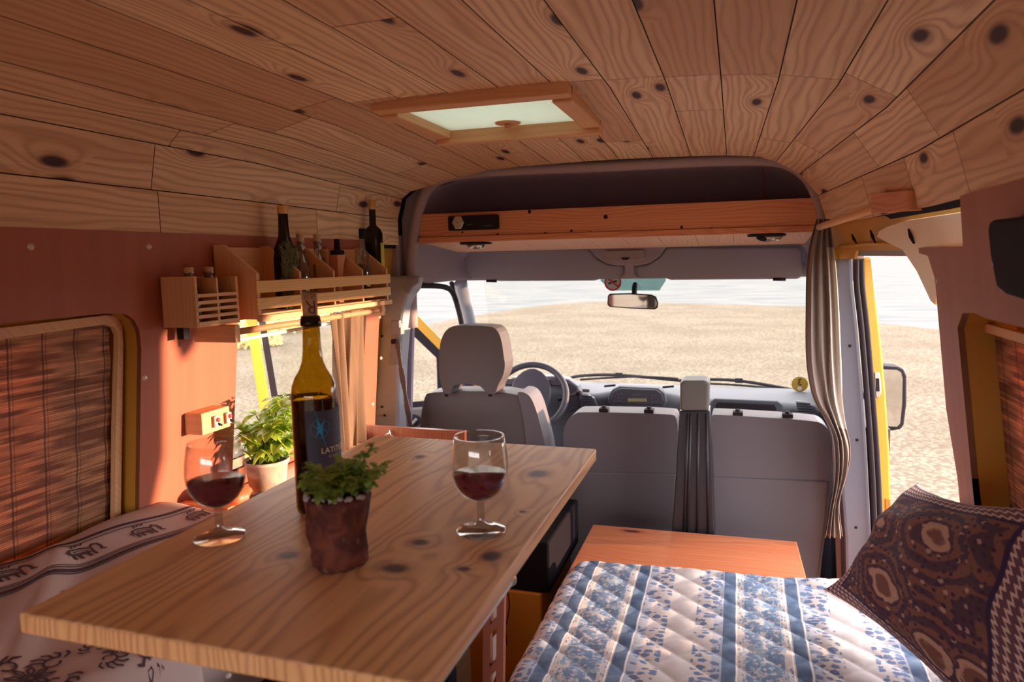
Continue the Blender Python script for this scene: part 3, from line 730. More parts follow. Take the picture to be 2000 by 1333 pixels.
# headliner below shelf
def hl(a, b):
    y = 2.662 + .76 * b; zt = 1.56 - .15 * b ** 3; xa = -1.305 + .05 * b; xb = .315 - .02 * b; zb = 1.355 + .01 * b
    P = [(xa - .0, zb), (xa + .004, zb + (zt - zb) * .35), (xa + .02, zt - .045), (xa + .05, zt - .015), (xa + .11, zt), (xb - .11, zt), (xb - .05, zt - .015), (xb - .02, zt - .045), (xb, zb)]
    k = a * 8; i = min(int(k), 7); t = k - i
    return Vector((P[i][0] + (P[i + 1][0] - P[i][0]) * t, y, P[i][1] + (P[i + 1][1] - P[i][1]) * t))
m = MB(); m.grid(hl, 32, 10); hd = m.build('headliner', GREYF, solid=.012); struct(hd, 'grey felt cab headliner')
m = MB(); m.box((-1.36, 3.32, 1.355), (.34, 3.46, 1.42)); m.box((-1.4, 2.6, 1.36), (-1.31, 3.45, 1.56)); m.box((.32, 2.6, 1.36), (.40, 3.45, 1.56)); m.box((-1.42, 2.67, 1.562), (.42, 3.5, 1.58)); m.box((-1.42, 3.1, 1.5), (.42, 3.12, 1.9)); m.box((-1.42, 2.6, 1.86), (.42, 3.12, 1.88)); m.box((-1.45, 2.62, 1.5), (-1.40, 3.12, 1.88)); m.box((.40, 2.62, 1.5), (.45, 3.12, 1.88))
struct(m.build('trim_3', GREYF), 'cab roof frame')

# left B pillar
bp_px = [(812, 540), (751, 540), (744, 598), (734, 722), (727, 833), (722, 1100), (775, 1100), (777, 833), (779, 718), (784, 655), (790, 600), (797, 577), (806, 565)]
bp = thing('door_pillar', 'grey moulded pillar between the plywood wall and the driver doorway', 'pillar', (-1.35, 2.6, 0))
m = MB(); m.prism([AY(px, py, 2.56) for px, py in bp_px], (0, .09, 0)); pc = m.build('pillar_cover', plain('pale blue grey moulding', (.40, .43, .50), .5, var=.05), bp, bevel=.012)
m = MB(); m.prism([AY(px, py, 2.555) for px, py in ((765, 650), (778, 650), (776, 712), (759, 714))], (0, .008, 0)); m.build('belt_guide_panel', GREYP, pc, bevel=.002)
m = MB()
P = [AY(px, py, 2.55) for px, py in ((786, 566), (795, 545), (818, 541), (817, 552), (806, 560), (797, 575))]
m.prism(P, (0, .02, 0)); m.build('corner_clip', GREYP, bp, bevel=.003)
for px, py in ((751, 812), (746, 657), (746, 795)):
    m = MB(); m.ball(AY(px, py, 2.556), .005); m.build('fixing_hole', BLACK, bp)
# seat belt
sb = thing('seat_belt', 'grey brown seat belt hanging from the driver side pillar', 'seat belt', (-1.3, 2.55, .78))
m = MB(); a = AY(776, 640, 2.53); m.box(a + Vector((-.028, -.012, -.028)), a + Vector((.022, .02, .018))); m.box(a + Vector((-.02, -.02, .0)), a + Vector((.02, .0, .03))); m.build('belt_anchor', GREYP, sb, bevel=.004)
m = MB(); a2 = AY(770, 668, 2.52); m.tube([a2 + Vector((-.01, 0, 0)), a2 + Vector((.02, 0, .004))], .010, 12); m.build('belt_loop', BLACK, sb)
m = MB()
bpth = smoothpath([AY(775, 664, 2.515), AY(783, 720, 2.52), AY(791, 770, 2.54), AY(799, 820, 2.56), AY(804, 845, 2.58)], 5)
for i in range(len(bpth) - 1):
    wv = Vector((.024, 0, 0)) * (.8 + .2 * math.cos(i)); e = Vector((0, .003, 0)); a, b = bpth[i], bpth[i + 1]
    m.hexa([a - wv * .5, a + wv * .5, a - wv * .5 + e, a + wv * .5 + e, b - wv * .5, b + wv * .5, b - wv * .5 + e, b + wv * .5 + e], 2)
m.build('belt_strap', GREYS, sb)

# A pillars
def apil(name, pts, wd, lbl, seal_side):
    t = thing(name, lbl, 'windshield pillar', pts[-1])
    m = MB(); m.tube(smoothpath(pts, 6), wd, 14, flat=.8); m.build('pillar_cover', GREYP, t)
    m = MB(); m.tube(smoothpath([p + Vector((seal_side, -.02, .0)) for p in pts], 6), .012, 10); m.build('rubber_seal', BLACK, t)
apil('windshield_pillar', [AY(899, 552, 3.34), AY(908, 590, 3.42), AY(920, 640, 3.52), AY(938, 724, 3.85), AY(945, 790, 3.95)], .036, 'grey pillar left of the windshield behind the driver headrest', -.04)
apil('windshield_pillar', [AY(1588, 540, 3.36), AY(1592, 650, 3.6), AY(1596, 770, 3.95)], .03, 'grey pillar right of the windshield, half behind the grey curtain', .03)
# driver doorway rubber frame
m = MB(); P = [AX(px, py, -1.30) for px, py in ((795, 600), (797, 572), (808, 560), (830, 558), (868, 561), (884, 572), (894, 600), (902, 635), (912, 690))]
m.tube(smoothpath(P, 6), .013, 10); struct(m.build('trim_4', BLACK), 'rubber seal round the driver doorway')

# windshield
m = MB(); P = [Vector((-1.24, 3.42, 1.38)), Vector((.30, 3.42, 1.38)), Vector((.42, 4.05, .70)), Vector((-1.40, 4.05, .70))]
m.prism(P, (0, .004, .004)); struct(m.build('window_3', PANE), 'windshield glass')
m = MB(); m.prism([AY(px, py, 3.40) for px, py in ((1173, 540), (1302, 540), (1300, 549), (1288, 568), (1195, 568), (1173, 549))], (0, .003, .003))
tag(m.build('tinted_screen_strip', TINTBAND), 'blue green tinted strip at the top of the windshield behind the mirror', 'tinted strip')
st = thing('no_smoking_sticker', 'round red and white no smoking sticker on the tinted windshield strip', 'sticker', AY(1197, 570, 3.39))
c = AY(1197, 552, 3.392)
def disc(m, c, r, r0=0., y=0., seg=36, sx=1.):
    vs = []
    for k in range(seg): a = 2 * PI * k / seg; vs.append(c + Vector((r * math.cos(a) * sx, y, r * math.sin(a)))); vs.append(c + Vector((r0 * math.cos(a) * sx, y, r0 * math.sin(a))))
    m.faces(vs, [(2 * k, 2 * ((k + 1) % seg), 2 * ((k + 1) % seg) + 1, 2 * k + 1) for k in range(seg)], lambda k: (0, 0))
m = MB(); disc(m, c, .040, 0.0001); m.build('sticker_disc', PAPER, st, solid=.001)
m = MB(); disc(m, c, .041, .033, -.003); m.bar(c + Vector((-.026, -.004, .022)), c + Vector((.026, -.004, -.022)), .001, .007); m.build('prohibition_ring', REDM, st)
m = MB(); m.bar(c + Vector((-.022, -.003, -.006)), c + Vector((.02, -.003, .008)), .001, .007); m.build('cigarette_mark', BLACK, st)
ys = thing('inspection_sticker', 'round yellow sticker in the lower right corner of the windshield', 'sticker', AY(1562, 765, 3.9))
c = AY(1562, 751, 3.9); m = MB(); disc(m, c, .04, .0001); m.build('sticker_disc', YSTICK, ys, solid=.001)
v3, f3 = textmesh('3', .05)
m = MB(); m.faces([c + Vector((-v.x, -.003, v.y + .01)) for v in v3], f3, lambda k: (0, 0)); m.build('printed_digit', BLACK, ys)
m = MB(); disc(m, c + Vector((0, 0, -.022)), .011, .0001, -.003, 16); m.build('printed_spot', PAPER, ys)

# overhead wooden shelf
sh = thing('overhead_shelf', 'orange pine overhead shelf board spanning above the windshield', 'shelf', (-.48, 2.8, 1.52))
m = MB(); a = AY(818, 450, 2.63); b = AY(1600, 430, 2.63); XA, XB = a.x, b.x
m.box((XA, 2.635, 1.55), (XB, 2.655, 1.642)); m.build('face_board', PINE_S, sh, bevel=.002)
m = MB(); m.box((XA - .002, 2.628, 1.527), (XB, 2.65, 1.5495)); m.build('edge_batten', PINE_S, sh, bevel=.002)
m = MB()
n = 11
for i in range(n):
    xa_, xb_ = XA + .01 + (XB - XA - .02) * i / n, XA + .01 + (XB - XA - .02) * (i + 1) / n - .0015
    m.hexa([(xb_ if k & 1 else xa_, 3.02 if k & 2 else 2.65, (1.493 if k & 2 else 1.528) + (.013 if k & 4 else 0)) for k in range(8)], 1)
m.build('shelf_boards', SHELFU, sh)
for px, py, r in ((903, 454, .004), (972, 458, .005), (1065, 457, .006), (1116, 451, .005), (1153, 453, .003), (1273, 450, .003), (1331, 444, .005), (1390, 446, .003), (1183, 424, .008), (1034, 414, .007)): m = MB(); m.ball(AY(px, py, 2.6345), r, (1, .2, 1)); m.build('nail_head', BLACK, sh)
rd = thing('car_radio', 'black car stereo with a round metal socket set in the overhead shelf', 'radio', AY(926, 436, 2.63))
a = AY(877, 452, 2.63); b = AY(974, 418, 2.63)
m = MB(); pts = rrect((a.x + b.x) / 2, (a.z + b.z) / 2, b.x - a.x, abs(b.z - a.z) * .95, .008); m.prism([(x, 2.622, z) for x, z in pts], (0, .013, 0)); m.build('faceplate', BLACK, rd, bevel=.002)
c = AY(895, 435, 2.618)
m = MB()
pts = [(c.x + .026 * math.cos(PI / 3 * k), c.z + .028 * math.sin(PI / 3 * k)) for k in range(6)]
m.prism([(x, 2.613, z) for x, z in pts], (0, .009, 0)); m.build('socket_plate', GUMMETAL, rd, bevel=.003)
m = MB(); m.tube([c + Vector((0, -.012, 0)), c + Vector((0, 0, 0))], .014, 20); m.build('socket', METAL, rd)
m = MB(); m.tube([c + Vector((0, -.015, 0)), c + Vector((0, -.011, 0))], .007, 16); m.build('socket_hole', CORKM, rd)
for px, py, ww in ((917, 439, .012), (952, 441, .018)):
    m = MB(); q = AY(px, py, 2.621); m.box(q + Vector((-ww, 0, -.0012)), q + Vector((ww, .001, .0012))); m.build('printed_marking', CAP, rd)
for px, wpx, lb in ((930, 35, 'black swivel spotlight under the left end of the overhead shelf'), (1497, 38, 'black swivel spotlight under the right end of the overhead shelf')):
    c = AY(px, 480 if px < 1000 else 468, 2.70); c.z = 1.527; r = .065
    t = thing('shelf_spotlight', lb, 'spotlight', c - Vector((0, 0, .02)), 'spotlights under the overhead shelf')
    m = MB(); m.lathe([(0, 0), (r, 0), (r * 1.02, -.004), (r * .98, -.009), (r * .8, -.009), (0, -.009)], c, 36); m.build('base_ring', BLACK, t)
    m = MB(); m.ball(c + Vector((0, 0, -.012)), .035, (1, 1, .45)); m.build('swivel_head', BLACK, t)
    m = MB(); m.lathe([(.02, -.022), (.036, -.008), (.04, -.008), (.022, -.026)], c + Vector((.02 if px > 1000 else .0, -.01, 0)), 24); m.build('lens_reflector', METAL, t)

# sun visors, dome lamp, mirror
def visor(pts, lb, D, knob):
    c = AY(*pts[0], D); t = thing('sun_visor', lb, 'sun visor', c, 'sun visors')
    m = MB(); m.prism([AY(px, py, D) for px, py in pts], (0, .022, .004)); m.build('visor_panel', VISOR, t, bevel=.009)
    m = MB(); q = AY(*knob, D - .004); m.tube([q, q + Vector((.05, .004, -.002))], .006, 10); m.build('hinge_clip', BLACK, t)
visor([(903, 494), (908, 490), (1148, 486), (1168, 508), (1190, 519), (1219, 521), (1220, 541), (1172, 546), (1160, 549), (975, 550), (955, 546), (925, 546), (915, 538)], 'grey fabric sun visor folded up on the driver side', 3.19, (950, 549))
visor([(1302, 484), (1560, 483), (1567, 490), (1567, 540), (1560, 546), (1310, 548), (1296, 543), (1242, 541), (1240, 521), (1264, 518), (1284, 506)], 'grey fabric sun visor folded up on the passenger side', 3.19, (1510, 546))
dm = thing('dome_lamp', 'pale grey ceiling lamp between the two sun visors', 'lamp', AY(1223, 520, 3.1))
m = MB(); m.prism([AY(px, py, 3.16) for px, py in ((1144, 480), (1304, 478), (1298, 488), (1286, 503), (1268, 515), (1245, 519), (1205, 520), (1182, 515), (1164, 503), (1152, 489))], (0, .03, .005)); m.prism([AY(px, py, 3.17) for px, py in ((1220, 516), (1236, 516), (1237, 536), (1250, 545), (1206, 546), (1219, 536))], (0, .02, .004)); m.build('console', GREYF, dm, bevel=.006)
m = MB(); pts = [AY(px, py, 3.15) for px, py in ((1182, 490), (1256, 488), (1259, 492), (1258, 504), (1252, 509), (1192, 510), (1186, 506), (1181, 494))]; m.prism(pts, (0, .012, .002)); m.build('lamp_lens', plain('warm lamp lens', (.36, .28, .26), .4), dm, bevel=.003)
m = MB(); m.prism([AY(px, py, 3.145) for px, py in ((1213, 504), (1230, 504), (1226, 508), (1217, 508))], (0, .01, .002)); m.build('switch', BLACK, dm)
mr = thing('rear_view_mirror', 'black framed rear view mirror hanging from the windshield', 'mirror', AY(1236, 606, 3.28))
mp = [(1187, 578), (1191, 574), (1230, 573), (1272, 576), (1281, 580), (1285, 592), (1284, 602), (1278, 605), (1230, 603), (1190, 600), (1186, 595)]
D = 3.28
def scl(pts, k): cx = sum(p[0] for p in pts) / len(pts); cy = sum(p[1] for p in pts) / len(pts); return [(cx + (p[0] - cx) * k[0], cy + (p[1] - cy) * k[1]) for p in pts]
m = MB(); m.prism([AY(px, py, D) for px, py in mp], (0, .02, 0)); m.build('mirror_housing', BLACK, mr, bevel=.003)
m = MB(); m.prism([AY(px, py, D - .002) for px, py in scl(mp, (.95, .84))], (0, .003, .0004)); m.build('mirror_glass', MIRROR, mr)
m = MB(); m.tube([AY(1239, 576, D + .02), AY(1239, 563, D + .05), AY(1240, 556, D + .1)], .012, 12); m.build('mirror_stem', BLACK, mr)

# ------------------------------------------------------------------ open driver door
th = math.radians(53.5); H = Vector((-1.37, 3.50, 0)); dv = Vector((-math.sin(th), -math.cos(th), 0)); dn = Vector((dv.y, -dv.x, 0))   # normal
def Dd(s_, z, o=0.): return H + dv * s_ + Vector((0, 0, z)) + dn * o
dd = thing('driver_door', 'open yellow driver door outside with grey inner trim', 'van door', H)
m = MB(); m.prism([Dd(0, -.3), Dd(1.05, -.3), Dd(1.05, .79), Dd(.78, .79), Dd(.55, .70), Dd(0, .70)], dn * .05); m.build('door_skin', YELLOW, dd)
m = MB(); m.prism([Dd(.04, -.25, -.03), Dd(1.0, -.25, -.03), Dd(1.0, .785, -.03), Dd(.78, .785, -.03), Dd(.56, .695, -.03), Dd(.04, .695, -.03)], dn * .03); m.build('inner_trim', CAP, dd, bevel=.01)
m = MB()
m.bar(Dd(-.06, .79), Dd(.50, 1.40), .05, .045, dn); m.bar(Dd(.5, 1.385), Dd(1.09, 1.385), .05, .045, dn); m.bar(Dd(1.03, .70), Dd(1.09, 1.40), .05, .075, dn)
m.build('window_frame', YELLOW, dd, bevel=.006)
m = MB(); m.bar(Dd(.0, .805, -.01), Dd(.54, 1.365, -.01), .045, .022, dn); m.bar(Dd(.985, .79, -.01), Dd(1.045, 1.40, -.01), .03, .013, dn); m.bar(Dd(.54, 1.355, -.01), Dd(1.04, 1.355, -.01), .03, .012, dn); m.bar(Dd(.155, .70, -.01), Dd(.155, .985, -.01), .03, .012, dn); m.bar(Dd(.0, .705, -.01), Dd(.55, .705, -.01), .04, .012, dn); m.bar(Dd(.55, .705, -.01), Dd(.78, .795, -.01), .04, .012, dn); m.bar(Dd(.78, .795, -.01), Dd(1.0, .795, -.01), .04, .012, dn)
m.build('window_rubber', BLACK, dd)
m = MB(); m.prism([Dd(.06, .71), Dd(.55, .71), Dd(.78, .80), Dd(.96, .80), Dd(.92, 1.37), Dd(.54, 1.37)], dn * .004); m.build('door_glass', PANE, dd)
pd = AP(800, 823, dn, Dd(0, 0, -.035))
m = MB()
def ell(c, r1, r2, r0=0.):
    pts = []
    for k in range(28): a = 2 * PI * k / 28; pts.append(c + dv * (math.cos(a) * r1) + Vector((0, 0, math.sin(a) * r2)))
    return pts
m.prism(ell(pd, .062, .036), dn * -.006); m.build('handle_recess', BLACK, dd)
m = MB(); m.tube([pd + dv * .035 + Vector((0, 0, -.01)) - dn * .015, pd - dv * .01 + Vector((0, 0, -.012)) - dn * .02, pd - dv * .035 + Vector((0, 0, .012)) - dn * .015], .009, 8); m.build('door_handle', CAP, dd)

# ------------------------------------------------------------------ right door opening
def AH(px, py, off=0.): return AP(px, py, (1, .16, .13), (.40 - off, 1.85, 1.5))
hp = [(1622, 436), (1665, 430), (1740, 420), (1850, 398), (1956, 376), (1966, 482), (1815, 492), (1800, 490), (1672, 490), (1668, 506), (1622, 506)]
m = MB(); m.prism([AH(px, py, .0) for px, py in hp], (.008, 0, 0)); 
hdr = thing('door_header', 'yellow painted metal header above the open side door', 'door header', AR(1700, 490)); m.build('header_panel', YELLOW, hdr)
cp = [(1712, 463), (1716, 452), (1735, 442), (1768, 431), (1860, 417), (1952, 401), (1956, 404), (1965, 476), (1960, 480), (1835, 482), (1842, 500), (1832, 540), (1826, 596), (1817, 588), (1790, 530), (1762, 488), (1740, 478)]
m = MB(); m.prism([AH(px, py, .012) for px, py in cp], (.006, 0, 0)); o = m.build('cover_panel', CREAM_SUNLIT, hdr, bevel=.002); o['label'] = 'cream panel with sunlight in its colour over the yellow metal'
m = MB()
for a, b in (((1774, 448), (1785, 476)), ((1664, 458), (1673, 476)), ((1700, 450), (1710, 475))):
    m = MB(); m.tube([AH(*a, .014), AH((a[0] + b[0]) / 2 - 1, (a[1] + b[1]) / 2, .016), AH(*b, .014)], [.002, .0045, .002], 8); m.build('slot', BLACK, hdr)
m = MB(); m.tube([AH(1640, 481, .004), AH(1700, 476, .006), AH(1765, 476, .006)], .005, 8); m.build('header_edge', YELLOW, hdr)
m = MB(); m.prism([AH(px, py, -.012) for px, py in ((1664, 484), (1800, 484), (1822, 500), (1664, 500))], (.05, 0, 0)); struct(m.build('trim_5', GREYP), 'grey top frame of the side door opening')
# right pillar
rp = thing('door_pillar', 'blue grey pillar between the grey curtain and the open side door', 'pillar', AY(1670, 1130, 2.50) * 1)
m = MB(); m.prism([AY(px, py, 2.50) for px, py in ((1612, 500), (1664, 500), (1667, 560), (1676, 640), (1686, 760), (1694, 880), (1700, 1000), (1704, 1120), (1706, 1300), (1655, 1300), (1650, 1050), (1630, 800), (1612, 600))], (0, .12, 0)); m.build('pillar_cover', PILB, rp, bevel=.01)
m = MB(); m.prism([AY(px, py, 2.49) for px, py in ((1612, 488), (1666, 488), (1662, 505), (1632, 506), (1612, 506))], (0, .1, 0)); m.build('painted_top', YELLOW, rp)
for px, py in ((1630, 553), (1660, 676), (1674, 860), (1672, 1031)):
    m = MB(); m.ball(AY(px, py, 2.499), .005, (1, .4, 1)); m.build('fixing_hole', BLACK, rp)
m = MB()
for dx in (0, 11):
    P = [AY(px + dx * k_, py, 2.47 + dx * .003) for px, py, k_ in ((1672, 506, .9), (1673, 560, 1), (1682, 640, 1), (1692, 760, 1), (1701, 880, 1), (1707, 1000, 1), (1710, 1120, .8), (1712, 1300, .8))]
    m.tube(smoothpath(P, 4), .009, 10)
m.build('rubber_seal', BLACK, rp)
m = MB(); jp = [(1686, 503), (1702, 503), (1712, 590), (1722, 680), (1730, 770), (1737, 880), (1741, 1000), (1741, 1130), (1742, 1300), (1712, 1300), (1711, 1120), (1708, 960), (1701, 800), (1692, 660), (1686, 570)]
m.prism([AY(px, py, 2.53) for px, py in jp], (.0, .10, 0)); jb = m.build('door_jamb', YELLOW, rp, bevel=.006)
m = MB(); m.prism([AY(px, py, 2.515) for px, py in ((1708, 728), (1718, 728), (1721, 745), (1722, 770), (1718, 778), (1710, 776), (1707, 750))], (0, .014, 0)); sk = m.build('striker_plate', METAL, rp, bevel=.003)
m = MB(); m.prism([AY(px, py, 2.51) for px, py in ((1711, 740), (1717, 740), (1718, 765), (1712, 765))], (0, .008, 0)); m.build('striker_slot', BLACK, rp)
m = MB(); m.prism([AY(px, py, 2.525) for px, py in ((1730, 975), (1739, 977), (1740, 1010), (1731, 1008))], (0, .005, 0)); m.build('reflector', plain('orange reflector', (.8, .16, .03), .3), rp)
# wing mirror
wm = thing('wing_mirror', 'black framed wing mirror outside beyond the yellow door jamb', 'mirror', AY(1745, 842, 3.7))
wp = [(1700, 722), (1725, 715), (1755, 717), (1765, 722), (1771, 735), (1771, 790), (1766, 830), (1760, 839), (1745, 842), (1700, 838)]
m = MB(); m.prism([AY(px, py, 3.7) for px, py in wp], (0, .10, 0)); m.build('mirror_housing', BLACK, wm, bevel=.012)
m = MB(); m.prism([AY(px, py, 3.69) + Vector((0, 0, 0)) for px, py in [(1700, 727), (1725, 722), (1752, 723), (1760, 728), (1763, 740), (1762, 790), (1758, 828), (1752, 834), (1700, 832)]], (0, .004, 0)); m.build('mirror_glass', MIRROR, wm)
m = MB(); m.bar(Vector((.42, 3.72, .75)), AY(1705, 780, 3.72), .05, .06); m.build('mirror_arm', BLACK, wm)

# cab sides and nose below the windows
m = MB(); m.box((-1.44, 3.5, -.3), (-1.34, 4.1, .86)); m.box((.40, 2.60, -.3), (.50, 4.1, .86)); m.box((-1.44, 3.92, -.3), (.5, 4.0, .72)); m.box((-1.45, 2.45, -.3), (-1.38, 2.62, .0))
struct(m.build('wall_front', NAVY), 'cab body sides and bulkhead')
m = MB(); m.prism([AX(px, py, .40) for px, py in ((1580, 540), (1610, 540), (1610, 780), (1590, 780))], (.02, 0, 0)); struct(m.build('trim_6', GREYP))

# ================================================================== CAB FURNITURE
def inseat(pts, D, dy, name, mat, parent, bev, **k):
    if name == 'backrest' and D > 2.655 and pts[0][0] > 1100: pts = [(x, y + 9 if y < 860 else y) for x, y in pts]
    if name != 'lower_panel': pts = chaikin(pts, 1 if name == 'headrest' else 2)
    m = MB(); m.prism([AY(px, py, D) for px, py in pts], (0, dy, 0)); return m.build(name, mat, parent, bevel=bev, **k)
ds = thing('driver_seat', 'grey driver seat with a tall headrest in front of the steering wheel', 'car seat', (-1.0, 2.72, 0))
inseat([(838, 765), (1017, 765), (1026, 800), (1034, 870), (1045, 960), (1050, 1200), (800, 1200), (812, 960), (819, 830), (828, 776)], 2.66, .13, 'backrest', GREYS, ds, .028, smooth=False)
inseat([(1008, 766), (1022, 766), (1036, 774), (1047, 800), (1056, 835), (1066, 872), (1078, 960), (1085, 1200), (1042, 1200), (1036, 960), (1028, 868), (1020, 800)], 2.655, .14, 'side_bolster', GREYB, ds, .016)
hr = inseat([(888, 636), (958, 637), (972, 645), (980, 665), (984, 695), (987, 714), (983, 735), (973, 752), (968, 770), (950, 771), (945, 762), (934, 752), (889, 751), (883, 762), (881, 771), (866, 770), (862, 755), (857, 735), (857, 690), (861, 662), (872, 643)], 2.63, .11, 'headrest', GREYS, ds, .03)
for px in (874, 959):
    m = MB(); m.tube([AY(px, 757, 2.67), AY(px, 774, 2.67)], .013, 12); m.build('headrest_post', BLACK, ds)
m = MB(); m.box((-1.28, 2.70, .30), (-.72, 3.2, .46)); m.build('seat_cushion', GREYB, ds, bevel=.04)
m = MB(); m.box((-1.25, 2.72, -.02), (-.75, 3.15, .31)); m.build('seat_base', NAVY, ds)
bs = thing('passenger_bench_seat', 'grey double passenger seat seen from behind, right of the driver seat', 'car seat', (-.15, 2.72, 0))
inseat([(1122, 799), (1138, 796), (1305, 800), (1325, 805), (1323, 900), (1317, 1050), (1312, 1300), (1128, 1300), (1113, 1035), (1104, 900), (1099, 840), (1105, 815)], 2.66, .12, 'backrest', GREYB, bs, .022)
inseat([(1387, 803), (1400, 801), (1590, 813), (1611, 821), (1623, 840), (1625, 900), (1618, 1000), (1600, 1130), (1595, 1300), (1398, 1300), (1393, 1050), (1388, 900)], 2.66, .12, 'backrest', GREYB, bs, .022)
inseat([(1106, 922), (1321, 926), (1317, 1050), (1312, 1300), (1128, 1300), (1113, 1035)], 2.652, .03, 'lower_panel', GREYB, bs, .008)
inseat([(1389, 932), (1620, 942), (1614, 1010), (1598, 1130), (1593, 1300), (1398, 1300), (1393, 1050)], 2.652, .03, 'lower_panel', GREYB, bs, .008)
for px, py in ((1180, 797), (1268, 799), (1441, 804), (1538, 808)):
    m = MB(); c = AY(px, py + 3, 2.68); m.box(c + Vector((-.018, -.02, -.008)), c + Vector((.018, .02, .006))); m.tube([c + Vector((0, 0, .0)), c + Vector((0, 0, .014))], .009, 12); m.build('headrest_socket', BLACK, bs, bevel=.002)
m = MB(); m.box((-.62, 2.70, .30), (.30, 3.2, .46)); m.build('seat_cushion', GREYB, bs, bevel=.04)
m = MB(); m.box((-.58, 2.72, -.02), (.26, 3.15, .31)); m.build('seat_base', NAVY, bs)
bt = thing('seat_belt_tower', 'dark belt column with light grey cap standing between the two seat backs', 'seat belt tower', (-.16, 2.42, .5))
m = MB(); m.prism([AY(px, py, 2.44) for px, py in ((1333, 744), (1380, 744), (1385, 750), (1384, 803), (1328, 803), (1328, 750))], (0, .11, 0)); m.build('cap', CAP, bt, bevel=.008)
m = MB(); m.prism([AY(px, py, 2.45) for px, py in ((1327, 803), (1386, 803), (1392, 930), (1395, 1046), (1312, 1044), (1320, 930))], (0, .10, 0)); col_ = m.build('column', DARKP, bt, bevel=.004)
for a, b in ((1344, 1336), (1349, 1343), (1364, 1362), (1380, 1384)):
    m = MB(); m.tube([AY(a, 808, 2.45), AY(b, 1044, 2.45)], .005, 8); m.build('rib', DARKP, bt)

# steering wheel
sw = thing('steering_wheel', 'dark grey steering wheel right of the driver headrest', 'steering wheel', AY(1038, 776, 3.22))
wc = AY(1036, 774, 3.22); ax_ = Vector((.10, -.80, .60)).normalized(); uu = ax_.cross(Vector((0, 0, 1))).normalized(); vv = uu.cross(ax_).normalized()
if vv.z < 0: vv = -vv
RW = .172
def WP(a, r, o=0.): return wc + (uu * math.cos(a) + vv * math.sin(a)) * r + ax_ * o
m = MB(); m.tube([WP(2 * PI * k / 60, RW) for k in range(61)], .016, 12, cap=False); m.build('rim', DASHD, sw)
m = MB()
pts = chaikin([(-.10, .05), (-.06, .12), (.0, .15), (.06, .12), (.10, .05), (.09, -.05), (.06, -.12), (0, -.14), (-.06, -.12), (-.09, -.05)], 1)
m.prism([wc + uu * a + vv * b + ax_ * -.02 for a, b in pts], ax_ * .035); m.build('hub', DASHD, sw, bevel=.012)
for sgn in (1, -1):
    m = MB(); m.prism([wc + uu * sgn * a + vv * b - ax_ * .01 for a, b in ((.05, .095), (.075, .06), (.165, .055), (.155, .085))], ax_ * .014); m.build('spoke', DASHD, sw, bevel=.004)
    m = MB(); m.prism([wc + uu * sgn * a + vv * b - ax_ * .01 for a, b in ((.06, -.06), (.04, -.11), (.085, -.15), (.11, -.12))], ax_ * .014); m.build('spoke', DASHD, sw, bevel=.004)
m = MB(); lc = wc + ax_ * .018; m.tube([lc + (uu * math.cos(t * .3142) + vv * math.sin(t * .3142)) * .019 for t in range(21)], .0018, 8, cap=False)
for k in range(3): a = PI / 2 + k * 2 * PI / 3; m.tube([lc, lc + (uu * math.cos(a) + vv * math.sin(a)) * .018], .0015, 6)
m.build('hub_emblem', METAL, sw)
m = MB(); m.tube([wc - ax_ * .02, wc - ax_ * .16 ], [.05, .06], 14); m.build('steering_column', DASHD, sw)
for a, b in ((-.6, .0),):
    m = MB(); q = AY(1090, 782, 3.30); m.tube([q, q + Vector((.10, .02, .035))], .008, 10); m.ball(q + Vector((.10, .02, .035)), .017, (1, 1, .8)); m.build('indicator_stalk', BLACK, sw)
kf = thing('ignition_key', 'ignition key with a bright blue tag below the steering wheel', 'key', AY(1074, 862, 3.15))
m = MB(); m.prism([AY(px, py, 3.14) for px, py in ((1068, 845), (1074, 845), (1083, 862), (1080, 868), (1074, 866))], (0, .006, 0)); m.build('blue_tag', plain('blue key tag', (.03, .14, .62), .4), kf)
m = MB(); m.tube([AY(1064, 838, 3.16), AY(1070, 846, 3.14)], .006, 8); m.build('key_shaft', METAL, kf)

# dashboard: loft across the cab
db = thing('dashboard', 'blue grey moulded dashboard below the windshield', 'dashboard', (-.48, 3.6, .3))
def dash(a, b):
    x = -1.36 + 1.78 * a
    def bumpx(c, w_, h): return h * math.exp(-((x - c) / w_) ** 4)
    pod = bumpx(-.45, .20, 1.); bin_ = bumpx(-.98, .22, 1.)
    topz = .765 + .035 * pod + .045 * bin_
    topz -= .012 * max(0, (x - .1)) * 3
    face = 3.46 - .05 * pod - .04 * bin_
    # b: 0 far bottom of windshield, .45 brow, 1 lower knee
    if b < .45:
        t = b / .45; y = 4.02 + (face + .04 - 4.02) * t; z = .735 + (topz - .735) * math.sin(t * PI / 2)
    elif b < .55:
        t = (b - .45) / .10; a_ = t * PI / 2; y = face + .04 - .04 * math.sin(a_) ; z = topz - .04 * (1 - math.cos(a_))
    else:
        t = (b - .55) / .45; y = face + .06 * t + .10 * max(0, t - .5); z = (topz - .04) + (.30 - topz) * t
    return Vector((x, y, z))
m = MB(); m.grid(dash, 110, 50); m.build('dash_shell', DASH, db, solid=-.01)
